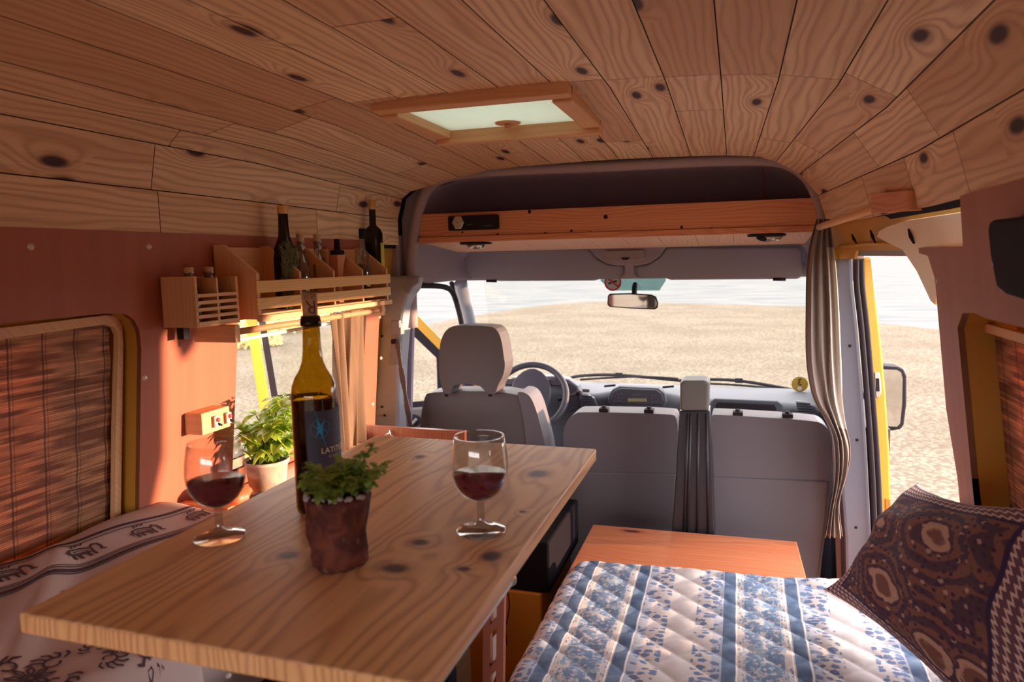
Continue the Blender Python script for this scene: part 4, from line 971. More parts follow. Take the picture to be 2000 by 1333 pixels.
# center pod with radio/clock display
def dpx(px, py, D=3.385): return AY(px, py, D)
pod = [(1200, 764), (1212, 759), (1282, 762), (1293, 770), (1296, 784), (1292, 792), (1196, 789), (1192, 780), (1195, 770)]
m = MB(); m.prism([dpx(px, py, 3.395) for px, py in scl(pod, (1.10, 1.25))], (0, .05, 0)); m.build('display_surround', DASH, db, bevel=.008)
m = MB(); m.prism([dpx(px, py, 3.388) for px, py in pod], (0, .02, 0)); dp = m.build('display_panel', DASHD, db, bevel=.004)
m = MB(); m.prism([dpx(px, py, 3.384) for px, py in ((1226, 779), (1263, 779), (1263, 785), (1226, 785))], (0, .006, 0)); m.build('display_screen', plain('greenish display', (.26, .25, .12), .4), dp)
for px, py in ((1208, 771), (1214, 771), (1208, 777), (1215, 778), (1210, 783), (1273, 773), (1280, 774), (1274, 779), (1281, 785), (1274, 786)): m = MB(); m.ball(dpx(px, py, 3.386), .0035, (1, .5, 1), 8); m.build('display_button', CAP, dp)
q = dpx(1243, 772, 3.386)
m = MB(); m.box(q + Vector((-.02, 0, -.001)), q + Vector((.02, .001, .0015))); m.build('printed_marking', CAP, dp)
def vent(pts, D, n):
    m = MB(); m.prism([AY(px, py, D) for px, py in pts], (0, .02, 0)); v = m.build('air_vent', DASHD, db, bevel=.003)
    xs = [p[0] for p in pts]; ys_ = [p[1] for p in pts]
    for k in range(n):
        t = (k + .6) / n; yy = min(ys_) + (max(ys_) - min(ys_)) * t
        m = MB(); a = AY(min(xs) + 2 + (0 if pts[0][0] < 1300 else 0), yy, D - .004); b = AY(min(xs) + (max(xs) - min(xs)) * (.62 + .36 * t), yy + 1.5, D - .004); m.bar(a, b, .008, .004); m.build('vent_louvre', DASH, v)
vent([(1134, 770), (1148, 771), (1160, 778), (1168, 795), (1135, 795)], 3.40, 5)
vent([(1555, 784), (1575, 786), (1592, 795), (1597, 808), (1557, 806)], 3.40, 5)
m = MB(); m.prism([AY(px, py, 3.398) for px, py in ((1403, 786), (1512, 791), (1516, 797), (1517, 812), (1398, 806), (1398, 790))], (0, .03, 0)); m.build('storage_tray', BLACK, db, bevel=.003)
m = MB(); m.prism([AY(px, py, 3.402) for px, py in ((1395, 779), (1518, 784), (1530, 792), (1528, 815), (1388, 809), (1389, 784))], (0, .03, 0)); m.build('tray_surround', DASH, db, bevel=.006)
m = MB(); q = AY(1144, 764, 3.44); m.box(q + Vector((-.018, 0, -.008)), q + Vector((.018, .01, .010))); m.build('switch_badge', CAP, db, bevel=.003)
for px, py in ((1188, 754), (1302, 756)):
    m = MB(); m.bar(AY(px - 8, py + 1, 3.45), AY(px + 14, py - 1, 3.47), .004, .01); m.build('demister_slot', BLACK, db)
bn = MB(); bn.prism([AY(px, py, 3.44) for px, py in ((1085, 735), (1110, 742), (1128, 755), (1134, 772), (1136, 800), (1090, 815), (985, 800), (975, 760), (1000, 738))], (0, .08, 0)); bn.build('instrument_binnacle', DASHD, db, bevel=.02)
# wipers
def wiper(pth, pth2, lb):
    t = thing('windshield_wiper', lb, 'wiper', pth[0])
    m = MB(); m.tube(smoothpath(pth, 4), .009, 8); m.build('wiper_arm', BLACK, t)
    m = MB(); m.tube(smoothpath(pth2, 4), .006, 8); m.build('wiper_blade', BLACK, t)
    m = MB(); c = pth[1]; m.box(c - Vector((.02, .01, .012)), c + Vector((.02, .01, .014))); m.build('wiper_joint', BLACK, t)
wiper([AY(1340, 745, 4.08), AY(1209, 733, 4.08), AY(1130, 735, 4.09), AY(1102, 744, 4.1)], [AY(1325, 740, 4.075), AY(1250, 736, 4.075), AY(1180, 739, 4.075), AY(1133, 742, 4.08)], 'black windshield wiper, the left one of the two at rest')
wiper([AY(1560, 764, 4.08), AY(1443, 744, 4.08), AY(1360, 742, 4.08), AY(1335, 744, 4.09)], [AY(1575, 768, 4.07), AY(1500, 758, 4.07), AY(1430, 752, 4.07), AY(1385, 750, 4.08)], 'black windshield wiper, the right one of the two at rest')

# ================================================================== LIVING SPACE
# box in front of the seats
Zb = .50
a, b, c, d = AZ(1155, 1032, Zb), AZ(1555, 1055, Zb), AZ(1580, 1150, Zb), AZ(1115, 1120, Zb)
bx = thing('storage_chest', 'red pine topped chest between the bed and the grey seats', 'chest', (-.14, 2.2, 0))
yf = (a.y + b.y) / 2
m = MB(); x0b, x1b = a.x, b.x
t0, t1 = AZ(1313, 1050, Zb).x - .003, AZ(1389, 1056, Zb).x + .012
m.prism([(x0b, 2.0, Zb - .02), (x1b + .01, 2.0, Zb - .02), (x1b, yf + .02, Zb - .02), (x0b, yf, Zb - .02)], (0, 0, .02), grain=(1, 0, 0)); m.build('lid', PINE_R, bx, bevel=.002)
m = MB(); m.box((x0b + .02, 2.01, 0), (x1b - .02, yf - .02, Zb - .02)); m.build('chest_body', WALN, bx)
BEDL, BEDR, BEDY = -.475, .475, 2.06
bd = thing('bed', 'raised bed base with a mattress in the right foreground', 'bed', (0, 1, 0))
m = MB(); m.box((BEDL + .05, .1, 0), (BEDR - .02, 1.98, .34)); m.build('bed_base', YDARK, bd)
m = MB(); m.box((BEDL + .02, .1, .345), (BEDR - .01, 1.985, .515)); 
m.build('mattress', PAPER, bd)
rq = .05; ZT = .545
def qpos(u, v):
    # u across: 0 at left lower hem; v along
    side = .17
    if u < side: x, z = BEDL, ZT - rq - (side - u)
    elif u < side + rq * PI / 2: t = (u - side) / rq; x, z = BEDL + rq * (1 - math.cos(t)), ZT - rq * (1 - math.sin(t))
    else: x, z = BEDL + rq + (u - side - rq * PI / 2), ZT
    vL = BEDY - .04
    if v > vL:
        t = min(PI / 2, (v - vL) / .04); y = vL + .04 * math.sin(t); z = z - .04 * (1 - math.cos(t)) - max(0, v - vL - .04 * PI / 2) * (1 if z > ZT - .02 else .0)
    else: y = v
    return x, y, z
UMAX = .17 + rq * PI / 2 + (BEDR - BEDL - rq); 
def qf(a, b):
    u = a * UMAX; v = .15 + (BEDY + .03 - .15) * b
    x, y, z = qpos(u, v); xu = BEDL + rq + (u - .17 - rq * PI / 2)
    A_ = (v + .875 * xu) / .098; B_ = (v - .875 * xu) / .098
    p = (abs(math.sin(PI * A_)) ** .45) * (.28 + .72 * abs(math.sin(PI * B_)) ** .5)
    wv = .004 * math.sin(xu * 9 + v * 4) + .003 * math.sin(v * 13 - xu * 5)
    h = .009 * p + wv - .008
    if u < .17: return Vector((x - h, y, z))
    # corner rounding near far-left
    cr = max(0, .06 - (x - BEDL)) * max(0, y - (BEDY - .08)) * 6
    bulge = .03 * math.exp(-((x - .30) / .14) ** 2 - ((y - 2.0) / .10) ** 2)
    return Vector((x + cr, y - cr, z + h + bulge))
m = MB(); m.grid(qf, 300, 420, lambda a, b: (BEDL + rq + (a * UMAX - .17 - rq * PI / 2), .15 + (BEDY - .12) * b))
tag(m.build('quilt', QUILT, merge=False), 'blue and white block printed diamond quilt spread over the bed', 'quilt')

# cushion
A0 = AZ(1605, 1146, .60); B0 = AR(1792, 943, .05); C0 = Vector((.43, 1.02, 1.15)); D0 = Vector((.49, 1.16, .60))
A0 = Vector((A0.x, A0.y - .02, A0.z + .002))
def cush(side):
    def f(a, b):
        # pinched corners: edges bow inward
        ea = 4 * a * (1 - a); eb = 4 * b * (1 - b)
        a2 = a + (.5 - a) * .22 * eb * (abs(2 * a - 1) ** 2); b2 = b + (.5 - b) * .20 * ea * (abs(2 * b - 1) ** 2)
        P = A0 * (1 - a2) * (1 - b2) + B0 * (1 - a2) * b2 + C0 * a2 * b2 + D0 * a2 * (1 - b2)
        n = (D0 - A0).cross(B0 - A0).normalized(); n = n if n.x < 0 else -n
        th = (max(0, ea) ** .55) * (max(0, eb) ** .55); w_ = .006 * math.sin(a * 19 + b * 7) + .006 * math.sin(b * 23 - a * 5)
        return P + n * ((.105 if side > 0 else -.012) * th + w_ * th + (.012 if side > 0 else 0) * 0)
    return f
m = MB(); m.grid(cush(1), 60, 60, lambda a, b: (a * .5, b * .5)); m.grid(cush(-1), 60, 60, lambda a, b: (a * .5, b * .5))
tag(m.build('cushion', CUSH), 'maroon block printed cushion leaning against the right wall on the quilt', 'cushion')

# table
tb = thing('table', 'long pine table with dark knots carrying the wine and the herb pot', 'table', (-.53, 1.0, 0))
TX0, TX1, TY0, TY1 = -.789, -.275, .567, 1.428
m = MB(); V8 = [(TX1 if i & 1 else TX0, TY1 if i >> 1 & 1 else TY0, 1.055 if i >> 2 & 1 else 1.030) for i in range(8)]
def uvt(k): x, y, z = V8[k]; return (y, x)
m.face([V8[k] for k in (4, 5, 7, 6)], [uvt(k) for k in (4, 5, 7, 6)], .2); m.face([V8[k] for k in (0, 2, 3, 1)], [uvt(k) for k in (0, 2, 3, 1)], .2)
m.face([V8[k] for k in (1, 3, 7, 5)], [(V8[k][1], V8[k][2] + 3) for k in (1, 3, 7, 5)], .0, 1); m.face([V8[k] for k in (0, 4, 6, 2)], [(V8[k][1], V8[k][2] + 3) for k in (0, 4, 6, 2)], .0, 1)
m.face([V8[k] for k in (0, 1, 5, 4)], [(V8[k][2] * 2, V8[k][0] * 1.6) for k in (0, 1, 5, 4)], .0, 1); m.face([V8[k] for k in (2, 6, 7, 3)], [(V8[k][2] * 2, V8[k][0] * 1.6) for k in (2, 6, 7, 3)], .0, 1)
m.build('tabletop', [TABLE, pine('table edge pine', (.80, .50, .24), (.70, .38, .17), (.45, .2, .08), (.1, .04, .03), 60., 0., .3, .4, band=.6)], tb, bevel=.003)
m = MB(); q = Vector((TX1 - .004, .98, 1.012)); q = AZ(996, 1133, 1.0); m.tube([q, Vector((q.x - .005, .45, 1.0))], .007, 10); rl = m.build('metal_rail', METAL, tb); rl['label'] = 'thin metal rail under the table edge'
m = MB(); m.ball(q, .010, (1, .6, 1)); m.build('rail_cap', GUMMETAL, rl)
m = MB(); m.tube([(-.53, 1.02, 0), (-.53, 1.02, 1.03)], .028, 18); m.build('leg', METAL, tb)
m = MB(); m.lathe([(0, 1.018), (.10, 1.018), (.10, 1.03), (0, 1.03)], (-.53, 1.02, 0), 28); m.build('mounting_plate', METAL, tb)

# wine glasses
def glass(c, lb):
    t = thing('wine_glass', lb, 'wine glass', c, 'wine glasses on the table')
    Hh = .143
    outp = [(.0362, Hh), (.0390, Hh - .014), (.0412, Hh - .029), (.0422, Hh - .044), (.0412, Hh - .058), (.0375, Hh - .071), (.0300, Hh - .083), (.0200, Hh - .0915), (.0110, Hh - .0955), (.0064, Hh - .098)]
    inp = [(r - .0013, z + (.0 if i == 0 else .0005)) for i, (r, z) in enumerate(outp[:-1])] + [(.0004, Hh - .0940)]
    m = MB(); m.lathe(inp[::-1] + outp, c, 56); m.build('bowl', GLASS, t, merge=False)
    m = MB(); m.lathe([(.0064, Hh - .0975), (.0058, Hh - .102), (.0054, .025), (.0058, .015), (.010, .0095), (.024, .0052), (.0355, .0028), (.0365, .0016), (.0355, .0004), (.0004, .0004)], c, 48); m.build('stem_and_foot', STEMGL, t)
    lev = Hh - .056
    wp = [(.0004, Hh - .0935)] + [(r - .0006, z) for r, z in inp[:-1][::-1] if z < lev] + [(.0414 - .0022, lev), (.0004, lev)]
    m = MB(); m.lathe(wp, c, 48); m.build('wine', WINE, t)
glass(AZ(430, 1050, 1.0555), 'wine glass with red wine standing left of the wine bottle')
glass(AZ(940, 1037, 1.0555), 'wine glass with red wine standing right of the herb pot')

# wine bottle
bc = AZ(626, 997, 1.0555)
wb = thing('wine_bottle', 'tall amber wine bottle with navy compass label and cork', 'bottle', bc)
R_ = .0365
bp_ = [(.0004, .002), (.030, .0), (R_ - .001, .004), (R_, .012), (R_, .178), (.0360, .192), (.0338, .206), (.0290, .218), (.0215, .230), (.0168, .243), (.0146, .260), (.0138, .275), (.0132, .298), (.0155, .299), (.0158, .306), (.0150, .309), (.0138, .314), (.0132, .3145)]
bi_ = [(max(.0004, r - .0022), z + .003) for r, z in bp_[2:-5]] + [(.0095, .3145)]
m = MB(); m.lathe(bp_, bc, 56); m.build('glass_body', AMBER, wb, merge=False)
m = MB(); m.lathe([(.0004, .004), (R_ - .003, .006), (R_ - .0022, .012), (R_ - .0022, .176), (R_ - .0025, .1815), (.0004, .1815)], bc, 48); m.build('wine', DWINE, wb)
m = MB(); m.lathe([(.0135, .2985), (.0161, .2995), (.0163, .306), (.0154, .309), (.0142, .315), (.011, .3152)], bc, 40); m.build('lip', OLIVE, wb)
m = MB(); m.lathe([(.0004, .300), (.0105, .300), (.0115, .318), (.012, .350), (.0115, .3515), (.0004, .3515)], bc, 36); ck = m.build('cork', CORKM, wb)
tocam = math.atan2(-bc.y, -bc.x)
def wrap(c, r, ang0, x, z): a = ang0 + x / r; return c + Vector((r * math.cos(a), r * math.sin(a), z))
def wraptext(m, txt, size, c, r, ang, x0, z0, flip=1, mi=0):
    vs, fs = textmesh(txt, size); m.faces([wrap(c, r, ang, flip * v.x + x0, z0 + flip * v.y) for v in vs], fs, lambda k: (0, 0), 0, mi)
m = MB(); wraptext(m, 'R', .030, bc, .0121, tocam, .002, .330, -1); wraptext(m, 'LA DE', .0072, bc, .0122, tocam, .0, .3445, -1); wraptext(m, 'FONDO', .0062, bc, .0122, tocam, .0, .3495, -1)
m.build('cork_print', CORKINK, ck, merge=False)
# label: spans from near centre-left to the right side
m = MB(); la0, la1 = -.016, .062
m.grid(lambda a, b: wrap(bc, R_ + .0006, tocam, la0 + (la1 - la0) * a, .058 + .112 * b), 30, 2, smooth=True); lbp = m.build('label', LABELN, wb)
m = MB()
cx, cz, RR = .006, .142, .0185
def star(n0, r, wd, off):
    for k in range(n0):
        a = off + k * 2 * PI / n0
        tip = (cx + r * math.cos(a), cz + r * math.sin(a))
        l = (cx + wd * math.cos(a + PI / n0 * 1.0), cz + wd * math.sin(a + PI / n0)); q = (cx + wd * math.cos(a - PI / n0), cz + wd * math.sin(a - PI / n0))
        m.face([wrap(bc, R_ + .0010, tocam, *p) for p in ((cx, cz), q, tip, l)], [(0, 0)] * 4)
star(4, .0190, .0038, .25); star(4, .0150, .0034, .25 + PI / 4)
def arc(r, wd):
    for k in range(48):
        a, b = 2 * PI * k / 48, 2 * PI * (k + .8) / 48
        m.face([wrap(bc, R_ + .0010, tocam, cx + rr * math.cos(t), cz + rr * math.sin(t)) for rr, t in ((r, a), (r + wd, a), (r + wd, b), (r, b))], [(0, 0)] * 4)
arc(.0145, .0006); arc(.005, .0006)
for a in (.25 + PI / 2 + .0, .25 - PI / 2):
    m.face([wrap(bc, R_ + .0010, tocam, cx + r * math.cos(a + e), cz + r * math.sin(a + e)) for r, e in ((.018, -.02), (.030, -.01), (.030, .01), (.018, .02))], [(0, 0)] * 4)
m.build('compass_print', SKYBLUE, lbp, merge=False)
m = MB(); wraptext(m, 'LATITUD', .0125, bc, R_ + .0011, tocam, .031, .106); m.build('name_print', INK, lbp, merge=False)
m = MB(); wraptext(m, '33 SUR', .006, bc, R_ + .0011, tocam, .026, .096); m.build('small_print', CORKM, lbp, merge=False)

# herb pot
pc_ = AZ(664, 1101, 1.0555)
hp_ = thing('herb_pot', 'rustic dark brown pot with a small green herb on the table', 'potted plant', pc_)
rnd = random.Random(3); lump = [rnd.uniform(-1, 1) for _ in range(40)]
def rough(p, a):
    k = .0022 * math.sin(3 * a + p.z * 60) + .0016 * math.sin(7 * a - p.z * 110) + .001 * math.sin(13 * a + p.z * 200); r = math.hypot(p.x, p.y)
    return Vector((p.x * (1 + k / max(r, .01)), p.y * (1 + k / max(r, .01)), p.z + .002 * math.sin(5 * a) * (p.z > .08)))
m = MB(); m.lathe([(.0004, .0), (.030, .0), (.0345, .004), (.0355, .02), (.0375, .045), (.0400, .07), (.0415, .090), (.0405, .096), (.034, .096), (.033, .086), (.0004, .086)], pc_, 64, fn=rough); m.build('pot', POTM, hp_)
m = MB()
for i in range(46):
    a = rnd.uniform(0, 2 * PI); m.ball(pc_ + Vector((.0385 * math.cos(a), .0385 * math.sin(a), .097 + rnd.uniform(-.003, .003))), rnd.uniform(.0025, .0052), (1, 1, .7), 8)
st_ = m.build('rim_gravel', plain('pale rim stones', (.42, .38, .40), .8, var=.5, scale=90.), hp_); st_['kind'] = 'stuff'
m = MB(); m.lathe([(.0004, .091), (.036, .091)], pc_, 24); m.build('soil', SOIL, hp_)
def leaf(m, p, d, up, L_, W_, lobes=False, bend=.3, tint=None):
    d = d.normalized(); s_ = d.cross(up); s_ = s_.normalized() if s_.length > 1e-4 else d.orthogonal().normalized(); u_ = s_.cross(d)
    tint = rnd.random() if tint is None else tint
    prof_ = [(0, .05), (.2, .62), (.45, 1.), (.7, .75), (.9, .3), (1, .0)] if not lobes else [(0, .1), (.2, .7), (.35, .5), (.55, 1.), (.72, .6), (.9, .5), (1, .0)]
    V = []
    for t, w_ in prof_:
        c = p + d * (L_ * t) - u_ * (bend * L_ * t * t); V.append((c - s_ * W_ * .5 * w_ + u_ * W_ * .18 * w_, c, c + s_ * W_ * .5 * w_ + u_ * W_ * .18 * w_))
    vs = [q for r in V for q in r]; fs = []
    for i in range(len(V) - 1):
        fs += [(3 * i, 3 * i + 1, 3 * i + 4, 3 * i + 3), (3 * i + 1, 3 * i + 2, 3 * i + 5, 3 * i + 4)]
    m.faces(vs, fs, lambda k: (0, 0), tint, 0, True)
m = MB(); ms = MB()
for i in range(64):
    a = rnd.uniform(0, 2 * PI); q = rnd.random() ** .5; base = pc_ + Vector((.030 * q * math.cos(a), .030 * q * math.sin(a), .092)); lean = Vector((math.cos(a) * q * .8, math.sin(a) * q * .8, 1.0)); Lh = rnd.uniform(.028, .052) * (1.15 - .4 * q)
    tip = base + lean.normalized() * Lh; ms.tube([base, base.lerp(tip, .5) + Vector((rnd.uniform(-.002, .002), rnd.uniform(-.002, .002), 0)), tip], .0008, 5)
    for k in range(9):
        t = rnd.uniform(.3, 1.); pp = base.lerp(tip, t); b_ = rnd.uniform(0, 2 * PI); leaf(m, pp, Vector((math.cos(b_), math.sin(b_), rnd.uniform(-.1, .9))), Vector((0, 0, 1)), rnd.uniform(.011, .019), rnd.uniform(.010, .016), True)
rgt = Vector(_M[:, 0])
for (dx, dz) in ((.036, .148), (.050, .160), (.060, .134)):
    base = pc_ + rgt * .02 + Vector((0, 0, .1)); tip = pc_ + rgt * dx + Vector((0, 0, dz)); ms.tube([base, base.lerp(tip, .6) + Vector((0, 0, .006)), tip], .0009, 5)
    for k in range(14):
        t = rnd.uniform(.6, 1.05); b_ = rnd.uniform(0, 2 * PI); leaf(m, base.lerp(tip, t), Vector((math.cos(b_), math.sin(b_), rnd.uniform(-.2, .8))), Vector((0, 0, 1)), rnd.uniform(.010, .016), rnd.uniform(.009, .013), True)
m.build('foliage', HERB, hp_, merge=False); ms.build('stems', STEMG, hp_, merge=False)

# kitchen counter
CZ = .82
kc = thing('kitchen_counter', 'wooden kitchen counter below the left side window', 'counter', (-1.15, 1.8, 0))
m = MB()
for i in range(4): m.box((-1.352 + i * .105, 1.43, CZ - .03), (-1.352 + (i + 1) * .105 - .001, 2.20, CZ), 1)
m.build('worktop', PINE_S, kc, bevel=.002)
m = MB(); m.box((-1.34, 1.45, 0), (-.96, 2.19, CZ - .03)); m.build('cabinet_body', WALN, kc)
p0, p1 = AY(722, 832, 2.21), AY(908, 846, 2.21)
m = MB(); m.box((-1.35, 2.205, 0.3), (p1.x, 2.225, p0.z)); m.build('end_board', WALN, kc)
m = MB(); m.box((-1.352, 1.405, CZ - .005), (-1.20, 1.43, CZ + .03)); m.build('edge_rail', PINE_S, kc, bevel=.002)
m = MB(); q = AY(763, 846, 2.19); m.tube([q + Vector((-.02, 0, -.01)), q, q + Vector((.012, -.01, -.014))], .004, 8); m.tube([q, q + Vector((-.008, .01, .006))], .004, 8)
m.build('chrome_latch', METAL, kc)
m = MB(); m.box((-1.335, 2.09, CZ), (-1.25, 2.19, CZ + .035)); m.build('corner_block', PINE_L, kc)

# basil
bq = AZ(524, 962, CZ + .0005)
ba = thing('basil_plant', 'bushy bright green basil in a scuffed cream pot by the side window', 'potted plant', bq)
m = MB(); m.lathe([(.0004, 0), (.044, 0), (.046, .004), (.058, .085), (.062, .086), (.062, .096), (.058, .096), (.054, .084), (.0004, .080)], bq, 48); m.build('pot', BPOT, ba)
m = MB(); m.lathe([(.0004, .088), (.057, .088)], bq, 24); m.build('soil', SOIL, ba)
m = MB(); ms = MB()
stems = [(553, 772), (566, 792), (500, 812), (545, 785), (468, 830), (490, 830), (560, 780), (478, 850), (540, 800), (565, 820), (510, 850), (535, 835), (550, 860), (572, 850), (495, 870), (520, 880), (565, 890), (480, 880), (468, 845)]
for px, py in stems:
    dpt = bq.y + rnd.uniform(-.05, .05); tip = AY(px, py, dpt); base = bq + Vector((rnd.uniform(-.03, .03), rnd.uniform(-.03, .03), .088)); mid = base.lerp(tip, .5) + Vector((0, 0, .02)); ms.tube(smoothpath([base, mid, tip], 4), .0018, 6)
    for k in range(13):
        t = rnd.uniform(.35, 1.02); pp = base.lerp(mid, t * 2) if t < .5 else mid.lerp(tip, t * 2 - 1); b_ = rnd.uniform(0, 2 * PI)
        leaf(m, pp, Vector((math.cos(b_), math.sin(b_), rnd.uniform(-.3, .7))), Vector((0, 0, 1)), rnd.uniform(.034, .058), rnd.uniform(.024, .040), False, .5)
m.build('foliage', BASIL, ba, merge=False); ms.build('stems', STEMG, ba, merge=False)
sq = Vector((-1.235, 1.476, CZ + .0005)); m = MB(); m.lathe([(.0004, .0), (.022, .002), (.040, .016), (.045, .033), (.040, .050), (.022, .063), (.004, .060), (.0004, .058)], sq, 48, fn=lambda p, a: Vector((p.x * (1 + .03 * math.cos(8 * a)), p.y * (1 + .03 * math.cos(8 * a)), p.z)))
tag(m.build('squash', REDFRUIT), 'red orange squash on the counter behind the left wine glass', 'squash')
sg = Vector((-1.135, 1.515, CZ + .0235)); m = MB(); dq = Vector((.55, .30, 0)).normalized() * .075; m.tube([sg + dq * t for t in (-1, -.85, -.5, 0, .5, .85, 1)], [.006, .017, .022, .023, .022, .017, .006], 24)
tag(m.build('cucumber', DKGREEN), 'dark green cucumber lying in front of the basil pot', 'cucumber')

# socket block
a = AL(393, 838); b = AL(452, 838)
sk_ = thing('switch_block', 'small wooden block with two switches on the orange wall above the squash', 'switch', AL(420, 840))
yl, yr_ = AL(398, 820, .06).y, AL(452, 820, .06).y
zc = AL(425, 822, .06).z
m = MB(); m.box((xl(zc) + .001, yl, zc - .028), (xl(zc) + .055, yr_, zc + .028)); m.build('block', PINE_L, sk_, bevel=.002)
for t in (.42, .86):
    c = Vector((xl(zc) + .061, yl + (yr_ - yl) * t, zc)); k = MB(); k.box(c + Vector((0, -.009, -.016)), c + Vector((.005, .009, .014))); pl_ = k.build('switch_plate', PAPER, sk_, bevel=.002)
    k = MB(); k.ball(c + Vector((.006, 0, .004)), .006, (1, 1, 1), 10); k.build('toggle', REDM, pl_); k = MB(); k.tube([c + Vector((.004, .002, -.006)), c + Vector((.012, .008, -.012))], .003, 8); k.build('lever', BLACK, pl_)

# ------------------------------------------------------------------ spice racks
def rack_z(px, py, x=-1.165): return AX(px, py, x).z
XW = -1.298; XF = -1.17; RZ = 1.318; RY0, RY1 = 1.53, 2.245
rk = thing('spice_rack', 'long pale pine spice rack with two varnished slats on the left wall', 'spice rack', (-1.23, 1.9, RZ - .01))
m = MB(); m.box((XW, RY0 + .012, RZ), (XF - .004, RY1 - .012, RZ + .008), 1); m.build('shelf_bottom', PINE_L, rk)
m = MB(); m.box((XW, RY0 + .012, RZ + .008), (XW + .008, RY1 - .012, 1.50), 1); m.build('back_panel', PINE_L, rk)
divs = [RY0] + [AX(px, 560, XF).y for px in (586, 652, 708)] + [RY1 - .012]
for i, y in enumerate(divs):
    m = MB(); m.prism([(XW + .0005, y, RZ + .008 if 0 < i < 4 else RZ - .006), (XF, y, RZ + .008 if 0 < i < 4 else RZ - .006), (XF, y, 1.43), (XW + .0005 + .03, y, 1.505), (XW + .0005, y, 1.505)], (0, .012 if i in (0, 4) else .009, 0), grain=(0, 0, 1))
    m.build('side_panel' if i in (0, 4) else 'divider', PINE_L, rk, bevel=.001)
za, zb2 = rack_z(504, 549), rack_z(504, 573); zc1, zd = rack_z(504, 583), rack_z(504, 606)
for (z1, z0) in ((za, zb2), (zc1, zd)):
    m = MB(); m.box((XF, RY0 - .012, z0), (XF + .008, RY1 + .004, z1), 1); sl = m.build('slat', SLAT, rk, bevel=.0012)
    for y in divs:
        k = MB(); k.ball(Vector((XF + .008, y + .005, (z0 + z1) / 2)), .0028, (.4, 1, 1), 8); k.build('screw', SCREW, sl)
m = MB(); m.box((XF - .006, RY0 - .002, RZ - .012), (XF + .012, RY1 + .006, RZ + .004), 1); m.build('front_batten', PINE_L, rk, bevel=.003)
# small rack
sr = thing('spice_box', 'small pale two compartment spice box with slatted front on the left wall', 'spice rack', (-1.25, 1.42, 1.30))
SX, SY0, SY1, SZ0, SZ1 = -1.20, 1.345, 1.495, 1.308, 1.425
m = MB(); m.box((XW, SY0, SZ0), (SX, SY0 + .008, SZ1 + .003)); m.build('side_panel', PINE_L, sr, bevel=.001)
m = MB(); m.box((XW, SY1 - .008, SZ0), (SX, SY1, SZ1)); m.build('side_panel', PINE_L, sr, bevel=.001)
m = MB(); m.box((XW, SY0 + .008, SZ0), (XW + .006, SY1 - .008, SZ1)); m.build('back_panel', PINE_L, sr)
m = MB(); m.box((XW + .006, SY0 + .008, SZ0), (SX, SY1 - .008, SZ0 + .006)); m.build('shelf_bottom', PINE_L, sr)
m = MB(); m.box((XW + .006, (SY0 + SY1) / 2 - .003, SZ0 + .006), (SX, (SY0 + SY1) / 2 + .003, SZ1 - .002)); m.build('divider', PINE_L, sr)
for k in range(5):
    z = SZ0 + .004 + k * .0165; m = MB(); m.box((SX - .006, SY0 + .004, z), (SX + .002, SY1 - .004, z + .0085), 1); m.build('slat', PINE_L, sr, bevel=.0008)

def bottle(c, lb, prof_, mat, grp=None, liquid=None, cap=None, capmat=None, sq=None, name='bottle'):
    t = thing(name, lb, 'bottle', c, grp); m = MB()
    fn = None
    if sq: fn = lambda p, a: (lambda k: Vector((p.x * k, p.y * k, p.z)))(1 + (sq if p.z < prof_[-4][1] and math.hypot(p.x, p.y) > .02 else 0) * (abs(math.sin(2 * a)) ** 2))
    m.lathe(prof_, c, 36, fn=fn); m.build('glass_body', mat, t, merge=False)
    if liquid:
        lv, lm = liquid; r0 = max(r for r, z in prof_) * .90; m = MB(); m.lathe([(.0004, .003), (r0, .003), (r0, lv), (.0004, lv)], c, 28); m.build('contents', lm, t)
    if cap:
        h0, h1, r = cap; m = MB(); m.lathe([(.0004, h0), (r * .96, h0), (r, h0 + .002), (r, h1 - .002), (r * .94, h1), (.0004, h1)], c, 28); m.build('stopper', capmat, t, bevel=0)
    return t
GOLD = plain('gold screw cap', (.70, .42, .16), .35, metal=.3)
BASEZ = RZ + .0085
def at(px, py=560, x=-1.235): p = AX(px, py, x); return Vector((x, p.y, BASEZ))
def hgt(px, py, c): return AX(px, py, c.x).z - BASEZ
c = at(556); c.y += .01; H_ = hgt(561, 403, c)
bottle(c, 'tall dark bottle with gold cap in the long spice rack behind the rosemary', [(.0004, 0), (.034, 0), (.035, .004), (.035, H_ * .50), (.033, H_ * .56), (.024, H_ * .63), (.0165, H_ * .70), (.0145, H_ * .78), (.0135, H_ * .93), (.0135, H_ * .95)], OLIVE, 'bottles in the long spice rack', (H_ * .5, DWINE), (H_ * .92, H_, .0155), GOLD)
rb = Vector((c.x + .034, c.y - .040, BASEZ))
rsm = thing('rosemary_bundle', 'bundle of dark green rosemary sprigs in the long spice rack', 'herb bundle', rb)
m = MB()
for i in range(44):
    a = rnd.uniform(0, 2 * PI); tip = rb + Vector((rnd.uniform(-.012, .012), rnd.uniform(-.030, .045), rnd.uniform(.10, .185))); b0 = rb + Vector((rnd.uniform(-.008, .008), rnd.uniform(-.02, .02), .002))
    m.tube([b0, b0.lerp(tip, .5) + Vector((0, rnd.uniform(-.008, .008), 0)), tip], .001, 5)
    for k in range(34):
        t = rnd.uniform(.1, 1); b_ = rnd.uniform(0, 2 * PI); p = b0.lerp(tip, t); d = Vector((math.cos(b_) * .7, math.sin(b_) * .7, .8)).normalized(); e = d.orthogonal().normalized() * .0016; m.face([p - e, p + e, p + d * .018], [(0, 0)] * 3, rnd.random())
m.build('sprigs', ROSE, rsm, merge=False)
SALT = plain('white salt', (.75, .70, .66), .9)
